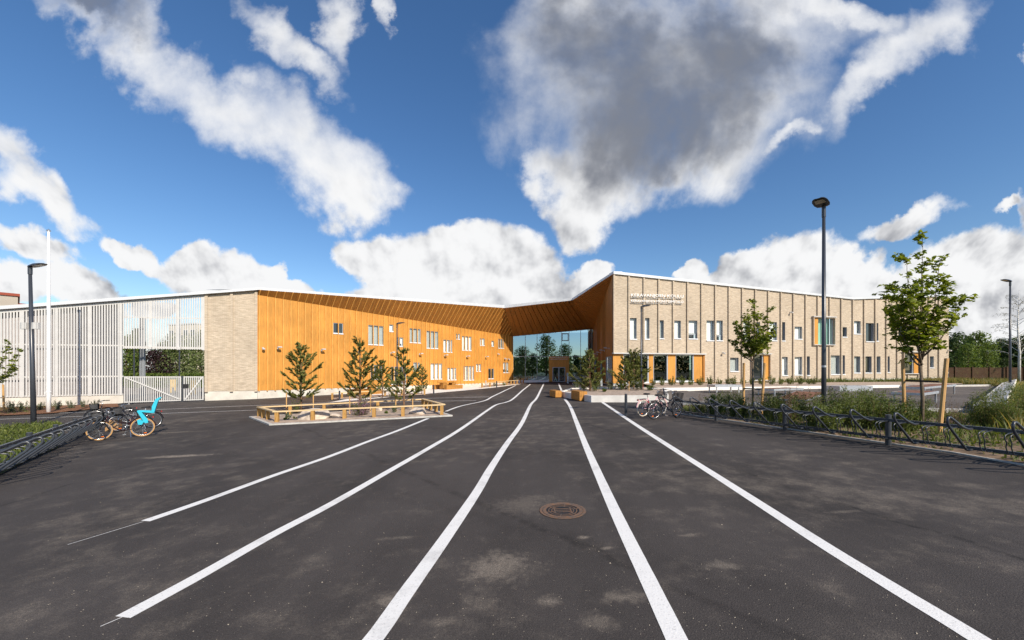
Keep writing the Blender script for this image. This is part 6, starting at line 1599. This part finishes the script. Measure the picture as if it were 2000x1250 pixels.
# ------------------------------------------------------------------ behind the gate and the screen
GT = 'trees seen through the gate opening'
big_tree('mid', 'bright green tree seen through the gate opening beside its screen side', 248, 60, 655, GT)
big_tree('conic', 'blue green pointed tree seen through the gate beside the grey column', 268, 66, 640, GT, 'conifer_tree')
big_tree('purple', 'dark purple leaved tree seen in the middle of the gate opening', 306, 56, 683, GT)
big_tree('willow', 'large grey green weeping tree seen through the gate near the brick pier', 350, 58, 655, GT)
big_tree('willow', 'second weeping tree behind the first, touching the brick pier', 392, 72, 648, GT)
big_tree('dense', 'dark tree behind the purple one seen through the gate', 322, 74, 668, GT)
m = MB(); rnd = random.Random(5)
ha, hb_ = nearest_free(225, 52), nearest_free(420, 52)
for i in range(2500):
    q = ha.lerp(hb_, rnd.random()); leaf_card(m, q + Vector((0, rnd.uniform(-.5, .5), rnd.uniform(.1, 1.9))), .32, rdir(rnd, .4), rnd, False, .7)
tag(m.build('hedge', M['mid_leaf'], uv=False), 'green clipped hedge seen over the white gate', 'hedge')
q = at(276, 720, 30.5); m = MB(); z0 = g(q.x, q.y) - .1; zt_ = hgt(672, 30.5)
o = thing('steel_column', 'grey steel column standing behind the white gate', 'column', (q.x, q.y, z0))
m.box((0, 0, (zt_ + 2 - z0) / 2), .16, .16, zt_ + 2 - z0); m.build('shaft', M['galv'], o, local=True)
m = MB(); m.box((.2, 0, (zt_ + 2 - z0) / 2), .10, .16, zt_ + 2 - z0); m.build('downpipe', M['grey_metal'], o, local=True)
for px, Y, pt_, lb in ((262, 45, 640, 'thin dark lamp post behind the gate beside the grey column'), (350.5, 45, 640, 'thin dark lamp post behind the gate near the brick pier')):
    q = nearest_free(px, Y); m = MB(); m.cyl(q, (q.x, q.y, hgt(pt_, Y)), .07, .06, 8); tag(m.build('lamp_post', M['dark_metal']), lb, 'lamp post')
def block_of_flats(label, x, y, w_, d_, h_, mat, rz, roof, nwin=(4, 3)):
    o = thing('apartment_building', label, 'building', (x, y, -.5), None, rz)
    m = MB(); m.box((0, 0, h_ / 2), w_, d_, h_); m.build('wall', M[mat], o, local=True)
    m = MB(); m.box((0, 0, h_ + .15), w_ + .3, d_ + .3, .3); m.build('roof', M[roof], o, local=True)
    for i in range(nwin[0]):
        for j in range(nwin[1]):
            wx = -w_ / 2 + w_ * (i + .5) / nwin[0]; wz = h_ - 1.9 - j * 3.0
            m = MB(); m.box((wx, -d_ / 2, wz), 1.7, .12, 1.35); f_ = m.build('window', M['white_metal'], o, local=True)
            m = MB(); m.box((wx, -d_ / 2 - .05, wz), 1.45, .06, 1.15); m.build('pane', M['glass_dark'], f_, local=True)
def corner_block(px, Y, w_, d_, rz):
    q = nearest_free(px, Y); return q.x - w_ / 2 * math.cos(rz) - d_ / 2 * math.sin(rz), q.y - w_ / 2 * math.sin(rz) + d_ / 2 * math.cos(rz)
bx_, by_ = corner_block(35, 46, 10, 8, .9); block_of_flats('grey brown apartment block with red parapet rising above the slatted screen', bx_, by_, 10, 8, hgt(579, 46) + .5, 'apartment', .9, 'red_roof', (3, 3))
bx_, by_ = corner_block(58, 62, 3, 4, .9); block_of_flats('white building end with red roof edge just over the slatted screen', bx_, by_, 3, 4, hgt(594, 62) + .2, 'letter', .9, 'red_roof', (1, 2))
q = nearest_free(400, 95); block_of_flats('pale yellow apartment building behind the weeping tree', q.x - 1, q.y, 9, 8, 13, 'apartment_pale', -.3, 'roof_metal', (4, 4))
p = nearest_free(320, 38)
sheet('school_playground', [(-60, 30.5), (-23, 33), (-14, 60), (-60, 60)], M['yard_asphalt'], .015)
for px, Y, lb, mt in ((338, 40, 'yellow play panel behind the white gate', 'yellow'), (377, 38, 'yellow playground post behind the small gate leaf', 'yellow')):
    q = nearest_free(px, Y); m = MB(); m.box(q + Vector((0, 0, 1.0)), .5, .12, .8); m.box(q + Vector((-.2, 0, .4)), .08, .08, .9); m.box(q + Vector((.2, 0, .4)), .08, .08, .9); tag(m.build('play_panel', M[mt]), lb, 'play equipment')

# ------------------------------------------------------------------ trees behind the photographer, mirrored in the entrance glass
GM = 'trees mirrored in the entrance glass'
def mirror_tree(kind, px, py_top, Y, label):
    u, v = (px - CX) / F, (FY - py_top) / F; n_ = GW_.n; q = GW_.p(GW_.s(px), 0); dn_ = u * n_.x + n_.y
    rx, ry = u - 2 * dn_ * n_.x, 1 - 2 * dn_ * n_.y; k = (Y - q.y) / ry
    x = q.x + rx * k; z = CH + v * (q.y + k)
    base_h = {'dense': 10, 'mid': 10, 'conic': 11, 'willow': 10, 'purple': 8}[kind]
    replant(tp[kind], label, (x, Y, g(x, Y) - .05), px * .3, (z - g(x, Y)) / base_h, GM)
mirror_tree('mid', 1067, 654, -34, 'tall tree whose reflection rises in the third glass bay')
mirror_tree('willow', 1021, 678, -40, 'tree whose reflection stands in the first glass bay')
mirror_tree('dense', 1040, 690, -44, 'low tree reflected between the first two glass bays')
mirror_tree('mid', 1103, 672, -30, 'tree reflected under the little opening window')
mirror_tree('dense', 1128, 694, -38, 'dark tree reflected beside the porch')
mirror_tree('dense', 1146, 700, -44, 'dark tree reflected near the shaded recess wall')
mirror_tree('dense', 1085, 694, -46, 'dark tree reflected above the porch')
mirror_tree('dense', 1008, 698, -46, 'dark tree reflected beside the orange wall end')

rnd = random.Random(78); m = MB()
for i in range(13000):
    x = rnd.uniform(-75, 290); y = rnd.uniform(-86, -78); h = (8.5 + 3.0 * mnoise.noise(Vector((x * .10, 0, 21))) + 1.6 * mnoise.noise(Vector((x * .4, 0, 9)))) * rnd.random() ** .7
    leaf_card(m, Vector((x, y, g(x, y) + h)), rnd.uniform(.9, 1.6), rdir(rnd, .3) + Vector((0, .6, 0)), rnd, False, .8)
tag(m.build('tree_line', M['dark_leaf'], uv=False), 'dark line of trees behind the photographer mirrored low in the glass', 'wood', kind='stuff')

# ------------------------------------------------------------------ drain cover
pc = P(1099, 997.5); o = thing('drain_cover', 'round rusty iron drain grating in the asphalt between two white lines', 'drain cover', (pc.x, pc.y, pc.z + .004)); o.rotation_euler = (0, -math.atan(.028), 0)
def ring(mb, r0, r1, z, a0=0, a1=6.2832, n=40, th=.002):
    vs = []; fs = []
    for k in range(n + 1):
        a = a0 + (a1 - a0) * k / n
        for r_, zz in ((r0, z - th), (r0, z), (r1, z), (r1, z - th)): vs.append(Vector((r_ * math.cos(a), r_ * math.sin(a), zz)))
    for k in range(n):
        for j in range(3): fs.append((k * 4 + j, (k + 1) * 4 + j, (k + 1) * 4 + j + 1, k * 4 + j + 1))
    mb.add(vs, [q[::-1] for q in fs])
RC = 45 / F * pc.y
m = MB(); m.lathe((0, 0, 0), [(RC * .93, .002), (0.001, .0025)], 32); m.build('pit', M['black'], o, local=True)
m = MB(); ring(m, RC * .885, RC, .005); ring(m, RC * .72, RC * .865, .006); m.build('frame_ring', M['rust'], o, local=True)
m = MB()
for (r0, r1) in ((.585, .625), (.455, .49)): ring(m, RC * r0, RC * r1, .005)
for k in range(6):
    a = R(15 + 60 * k); d = Vector((math.cos(a), math.sin(a), 0)); m.bar(d * RC * .42 + Vector((0, 0, .004)), d * RC * .73 + Vector((0, 0, .004)), RC * .05, .002)
for e in range(-1, 2): m.bar(Vector((-RC * .33, e * RC * .19, .004)), Vector((RC * .33, e * RC * .19, .004)), RC * .05, .002)
for e in (-1, 1): m.bar(Vector((e * RC * .35, -RC * .34, .0045)), Vector((e * RC * .35, RC * .34, .0045)), RC * .05, .002)
m.build('grating', M['rust'], o, local=True)
# scattered grit on the asphalt
rnd = random.Random(9); m = MB()
for i in range(900):
    px, py = rnd.uniform(50, 1950), 860 + 390 * rnd.random() ** .8; q = P(px, py); r_ = rnd.uniform(.002, .0055) * (1 if rnd.random() > .03 else 1.8)
    m.add([q + Vector((-r_, -r_, .002)), q + Vector((r_, -r_ * .6, .002)), q + Vector((0, r_, .002)), q + Vector((rnd.uniform(-r_, r_) * .4, 0, r_ * 1.1))], [(0, 1, 3), (1, 2, 3), (2, 0, 3)])
tag(m.build('grit', simple('pale grit', (.38, .33, .26), .9), uv=False), 'loose grit scattered over the asphalt', 'grit', kind='stuff')
